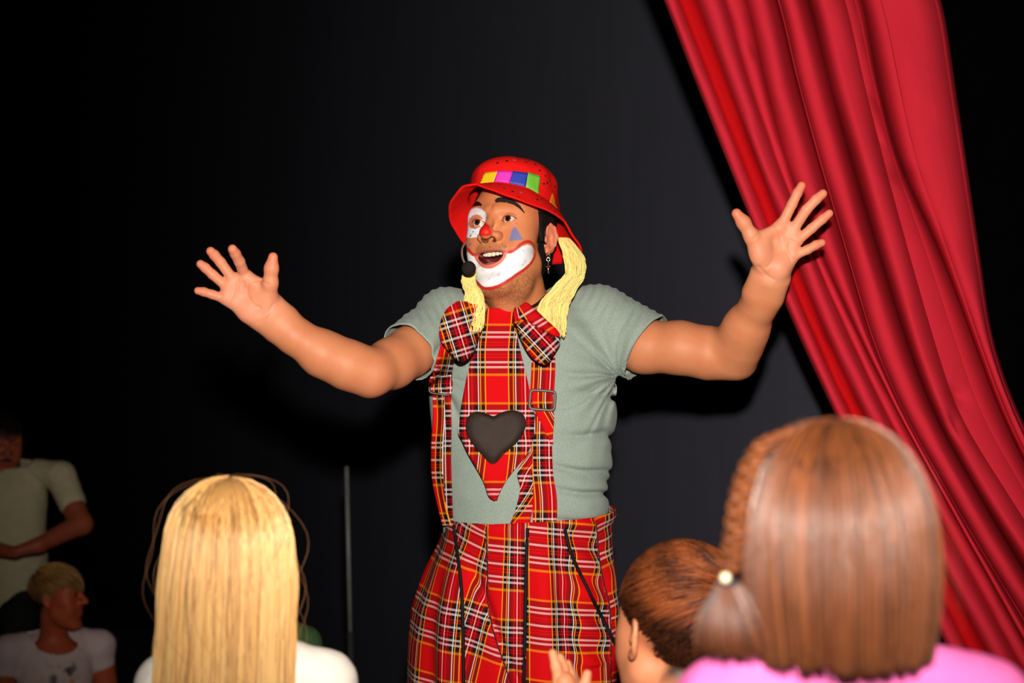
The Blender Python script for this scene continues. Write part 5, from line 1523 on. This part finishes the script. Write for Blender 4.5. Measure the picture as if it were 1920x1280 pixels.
def short_hair(hf, root, rng, K, cols, whorl, lab, ln0=8, ln1=34, r=0.00055, shade=0.35, low=-30, curl=0.0, front=-86, lift1=5, cvar=0.5):
    """short hair combed away from the whorl"""
    D = rng.normal(0, 1, (K * 2, 3)); D /= np.linalg.norm(D, axis=1)[:, None]
    cen = np.array((0, 8, 46.0)); rad = np.array((76, 96, 84.0)); q = cen + D * rad
    ok = ((q[:, 2] > 48) & (q[:, 1] > front)) | ((q[:, 1] > -8) & (q[:, 2] > 20)) | ((q[:, 1] > 30) & (q[:, 2] > low))
    D = D[ok][:K]; q = cen + D * rad; K = len(D)
    wh = np.array(whorl, float); wd = (wh - cen) / rad; wd /= np.linalg.norm(wd)
    nrm = D / rad; nrm /= np.linalg.norm(nrm, axis=1)[:, None]
    away = q - (cen + wd * rad); away -= (away * nrm).sum(1)[:, None] * nrm; dist = np.linalg.norm(away, axis=1); away /= dist[:, None] + 1e-6
    swirl = np.cross(nrm, away); flow = away + 0.45 * swirl * np.exp(-dist / 60)[:, None]; flow /= np.linalg.norm(flow, axis=1)[:, None]
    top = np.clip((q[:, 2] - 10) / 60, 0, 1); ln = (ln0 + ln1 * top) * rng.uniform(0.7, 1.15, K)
    cl = vnoise(np.column_stack([dist / 60, np.arctan2(away[:, 0], away[:, 2]) * 4.5, np.zeros(K)]), 3)
    m = 7; t = np.linspace(0, 1, m)[None, :, None]
    lift = (4 + lift1 * top + 3 * cl * lift1 / 5)[:, None, None]
    paths = q[:, None] + flow[:, None] * ln[:, None, None] * t + nrm[:, None] * lift * np.sin(t * 2.0) * 0.9
    rel = (paths - cen) / rad; rl = np.linalg.norm(rel, axis=2)[..., None]; paths = cen + rel / rl * np.maximum(np.minimum(rl, 1.018 + (0.08 + 0.006 * lift1) * top[:, None, None]), 1.005) * rad
    if curl:
        ph = rng.uniform(0, 6.28, K)[:, None]; tt = t[..., 0] * 7
        paths = paths + curl * np.stack([np.sin(tt + ph), np.cos(tt + ph) * 0.6, np.cos(tt * 0.9 + ph)], -1) * t
    mixv = np.clip(0.5 + cvar * cl + rng.normal(0, 0.2, K), 0, 1)[:, None]
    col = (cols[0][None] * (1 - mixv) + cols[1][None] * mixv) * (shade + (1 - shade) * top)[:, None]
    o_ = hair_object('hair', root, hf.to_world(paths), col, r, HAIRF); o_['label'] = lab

# ---- boy with short hair, clapping
def boy():
    rng = np.random.default_rng(13)
    root = empty('person'); tag(root, 'boy with short reddish-brown hair and raised hand, seen from behind', 'person')
    o = P(1272, 1196, 2.0); hf = Frame(o, rotm(203, -4, 4), 0.001 * 0.98)
    sz = P(0, 1372, 2.0)[2]
    B = Frame((o[0], o[1], 0), rotm(207))
    sh = B.to_world((0.12, 0, sz - 0.02))
    arms = {1: [sh, P(1120, 1470, 1.86), P(1062, 1310, 1.90), P(1058, 1278, 1.90)]}
    standing(root, hf, 207, 0.66, -0.25, PALE, lin((58, 34, 22)), plain('dark_red_jersey', (60, 14, 16), 0.9), plain('navy_shorts', (30, 34, 50), 0.9), 'short', arms=arms, shoulder_z=sz, sh_w=0.12, neckr=0.036, h=0.0042,
             hair_zone=lambda L: np.maximum.reduce([np.clip((L[:, 2] - 42) / 10, 0, 1), np.minimum(np.clip((L[:, 1] + 22) / 10, 0, 1), np.clip((L[:, 2] - 12) / 14, 0, 1)), np.minimum(np.clip((L[:, 1] - 22) / 12, 0, 1), np.clip((L[:, 2] + 66) / 26, 0, 1))]) * (np.abs(L[:, 0]) < 79))
    # the clapping hand
    S = SDF(); d = 1.90; hd = [
        ([P(1050, 1285, d), P(1043, 1250, d), P(1036, 1224, d)], [0.0085, 0.0072, 0.0058]), ([P(1060, 1285, d + .012), P(1056, 1252, d + .012), P(1050, 1232, d + .012)], [0.0085, 0.0072, 0.0058]),
        ([P(1070, 1290, d + .024), P(1068, 1262, d + .024), P(1064, 1244, d + .024)], [0.008, 0.0068, 0.0056]), ([P(1076, 1298, d + .034), P(1077, 1275, d + .034), P(1075, 1262, d + .034)], [0.0072, 0.006, 0.005]),
        ([P(1078, 1310, d - .012), P(1096, 1284, d - .016), P(1101, 1263, d - .016)], [0.010, 0.0078, 0.006])]
    for pts, rad in hd: chain(S, pts, rad, 0.004)
    S.add(cone(P(1056, 1290, d + .004), P(1066, 1325, d + .010), 0.014, 0.017), 0.012); S.add(cone(P(1068, 1290, d + .022), P(1070, 1325, d + .016), 0.012, 0.017), 0.012)
    S.add(cone(P(1066, 1322, d + .01), P(1085, 1385, d), 0.018, 0.021), 0.012)
    V, F = polygonise(S, P(1015, 1400, 1.82) - 0.01, P(1130, 1205, 1.99) + 0.012, 0.0022)
    c = np.tile(PALE, (len(V), 1))
    # same mesh as the rest of the body
    b = [q for q in root.children if q.name.startswith('body')][0]; me = b.data
    n0 = len(me.vertices); V0 = np.empty(n0 * 3, np.float32); me.vertices.foreach_get('co', V0)
    F0 = np.empty(len(me.polygons) * 4, np.int32); me.polygons.foreach_get('vertices', F0); C0 = np.empty(n0 * 4, np.float32); me.color_attributes['Col'].data.foreach_get('color', C0)
    bpy.data.objects.remove(b); bpy.data.meshes.remove(me)
    build('body', np.vstack([V0.reshape(-1, 3), V]), np.vstack([F0.reshape(-1, 4), F + n0]), SKIN, root, col=np.vstack([C0.reshape(-1, 4)[:, :3], c]))
    short_hair(hf, root, rng, 6500, (lin((40, 19, 10)), lin((150, 76, 36))), (-22, 86, 78.0), 'short reddish-brown hair with a whorl', ln0=10, ln1=44, lift1=11, cvar=0.65)
boy()
print('children', time.time() - T0)
# ------------------------------------------------------------------ far side of the hall
slab('seating_riser', [(-3.4, 5.55, 0.42), (-1.2, 5.55, 0.42), (-1.2, 6.6, 0.42), (-3.4, 6.6, 0.42)], 0.66, black_mat, 'dark seating step at the hall side')

def seated_legs(root, B, hip, floor, mat, s=1.0, fwd=0.40, knee=None, w=0.10):
    U = SDF(); kz = hip - 0.02 if knee is None else knee
    U.add(ell((0, 0.02, hip - 0.02), (0.17 * s, 0.13 * s, 0.10 * s)), 0.03, 'u', B)
    for sx in (-1, 1): chain(U, [np.array((sx * w, 0, hip - 0.03)), np.array((sx * w * 1.3, -fwd, kz)), np.array((sx * w * 1.3, -fwd + 0.02, max(floor + 0.06, kz - 0.45)))], [0.085 * s, 0.07 * s, 0.055 * s], 0.03, B)
    lo = B.o + np.array((-0.6, -0.7, floor)); hi = B.o + np.array((0.6, 0.6, hip + 0.15))
    V, F = polygonise(U, lo, hi, 0.010, margin=0.03); build('trousers', V, F, mat, root)

def seated_man():
    rng = np.random.default_rng(21)
    root = empty('person'); tag(root, 'moustached man in a cream shirt sitting with folded hands in the dark', 'person')
    d = 5.8; o = P(2, 834, d); hf = Frame(o, rotm(34, 12, 0), 0.001)
    sz = P(0, 888, d)[2]; sk = lin((170, 84, 56))
    q = lambda x, y, dd=0.0: P(x, y, d + dd)
    arms = {1: [q(112, 892), q(152, 982, -0.10), q(72, 1022, -0.26), q(36, 1032, -0.30)], -1: [q(-95, 892), q(-120, 990, -0.10), q(-20, 1026, -0.26), q(28, 1036, -0.30)]}
    cream = plain('cream_cotton', (200, 186, 150), 0.9, 0.1, var=0.06, scale=30)
    AP, B = standing(root, hf, 8, 1.05, -0.25, sk, lin((30, 20, 16)), cream, cream, 'short', arms=arms, shoulder_z=sz, cx=P(8, 834, d + 0.02), sh_w=0.20, neckr=0.058, scoop=(0.05, 0.3), legs=False, h=0.007,
                     hair_zone=lambda L: np.maximum(np.clip((L[:, 2] - 55) / 10, 0, 1), np.clip((L[:, 1] - 15) / 10, 0, 1) * (L[:, 2] > -40)))
    seated_legs(root, B, sz - 0.52, -0.25, plain('dark_trousers', (22, 20, 20), 0.9))
    short_hair(hf, root, rng, 1200, (lin((22, 15, 12)), lin((44, 28, 20))), (0, 86, 80.0), 'short dark hair', r=0.0011)
    S = SDF()
    for sx in (-1, 1): S.add(cone(hf.to_world((0, -97, -40)), hf.to_world((sx * 26, -88, -46)), 0.008, 0.004), 0.004)
    V, F = polygonise(S, hf.to_world((0, -92, -42)) - 0.05, hf.to_world((0, -92, -42)) + 0.05, 0.003); build('moustache', V, F, plain('dark_moustache', (34, 22, 16), 0.9), root)
seated_man()

def seated_woman():
    rng = np.random.default_rng(22)
    root = empty('person'); tag(root, 'woman with short blonde hair in a white printed top, in profile at left', 'person')
    d = 5.3; o = P(108, 1122, d); hf = Frame(o, rotm(84, 0, 0), 0.001 * 0.96)
    sz = P(0, 1208, d)[2]; sk = lin((196, 92, 54))
    wm = painted('white_printed_cotton', 0.9, 0, 0.1, 0.1)
    def pf(V, B):
        L = B.to_local(V); c = np.tile(lin((226, 200, 196)), (len(V), 1)); n = vnoise(V * 22, 71) + 0.6 * vnoise(V * 55, 72)
        z = np.exp(-((L[:, 0] - 0.01) / 0.07) ** 2) * np.clip((sz - 0.03 - L[:, 2]) / 0.05, 0, 1) * (L[:, 1] < 0)
        c = mixc(c, lin((214, 140, 80)), np.clip(n * 2, 0, 1) * z); return mixc(c, lin((60, 44, 44)), np.clip(-n * 2 - 0.5, 0, 1) * z)
    AP, B = standing(root, hf, 30, 1.0, -0.25, sk, lin((150, 100, 52)), wm, wm, 'short', shoulder_z=sz, cx=P(102, 1122, d + 0.03), sh_w=0.165, neckr=0.047, legs=False, h=0.006, print_fn=pf, scoop=(0.03, 0.6), slv=0.22, cutr=0.10,
                     hair_zone=lambda L: np.maximum(np.clip((L[:, 2] - 52) / 10, 0, 1), np.clip((L[:, 1] + 2) / 10, 0, 1) * (L[:, 2] > 22) + np.clip((L[:, 1] - 24) / 10, 0, 1) * (L[:, 2] > -50)))
    seated_legs(root, B, sz - 0.46, -0.25, plain('dark_skirt', (30, 28, 34), 0.9), knee=-0.10, fwd=0.34)
    short_hair(hf, root, rng, 2200, (lin((132, 84, 40)), lin((216, 166, 92))), (0, 70, 92.0), 'short blonde hair', ln0=26, ln1=34, r=0.0012, low=-36, front=-80)
seated_woman()

def small_child():
    rng = np.random.default_rng(23)
    root = empty('person'); tag(root, 'small child with dark curly hair half hidden behind the blonde hair', 'person')
    d = 6.3; o = P(264, 1222, d); hf = Frame(o, rotm(-12, 6, 6), 0.001 * 0.94)
    sz = P(0, 1296, d)[2]; sk = lin((186, 92, 58))
    AP, B = standing(root, hf, -10, 0.6, -0.25, sk, lin((34, 20, 14)), plain('teal_jersey', (40, 60, 66), 0.9), black_mat, 'short', shoulder_z=sz, sh_w=0.11, neckr=0.036, legs=False, h=0.006)
    seated_legs(root, B, max(sz - 0.30, -0.15), -0.25, plain('blue_shorts', (30, 36, 60), 0.9), 0.6, fwd=0.2, knee=-0.16, w=0.06)
    short_hair(hf, root, rng, 1500, (lin((30, 18, 12)), lin((62, 34, 22))), (0, 60, 96.0), 'dark curly hair', ln0=34, ln1=34, r=0.0012, low=-40, curl=7.0, front=-84)
small_child()

def green_child():
    root = empty('person'); tag(root, 'child in a dark green top behind the shoulder of the blonde girl', 'person')
    d = 3.5; o = P(502, 1098, d); hf = Frame(o, rotm(150, 0, 0), 0.001 * 0.84)
    sz = P(0, 1186, d)[2]
    standing(root, hf, 165, 0.62, -0.25, PALE, lin((60, 36, 22)), plain('dark_green_jersey', (58, 84, 48), 0.9), plain('brown_trousers', (50, 40, 34), 0.9), 'short', shoulder_z=sz, cx=P(506, 1098, d), sh_w=0.098, neckr=0.036, h=0.007)
    short_hair(hf, root, np.random.default_rng(24), 900, (lin((50, 28, 16)), lin((90, 54, 30))), (0, 86, 78.0), 'short brown hair', r=0.0012)
green_child()

def pole():
    root = empty('pole'); tag(root, 'thin pale grey upright pole standing in the dark behind the children', 'pole')
    d = 4.2; top = P(650, 876, d); mid = P(657, 1196, d); low = mid + (mid - top) * ((mid[2] + 0.24) / (top[2] - mid[2]))
    V, F, t = tube([top, mid], 0.0078, 12); build('upper_tube', V, F, plain('grey_painted_tube', (88, 88, 84), 0.5), root, tris=t)
    V, F, t = tube([mid + (0, 0, 0.02), low], 0.0105, 12); build('lower_tube', V, F, plain('dark_tube', (40, 40, 40), 0.5), root, tris=t)
    k = np.linspace(0, 1, 8)
    V, F, t = tube([low + (0, 0, -0.008), low + (0, 0, 0.0), low + (0, 0, 0.012)], [0.13, 0.13, 0.02], 28); build('foot', V, F, plain('dark_foot', (30, 30, 30), 0.5), root, tris=t)
    V, F, D = sphere_mesh(top, 0.0085, 14, 10, (1, 1, 0.7)); build('end_cap', V, F, plain('dark_cap', (60, 60, 58), 0.5), root)
pole()
print('hall', time.time() - T0)
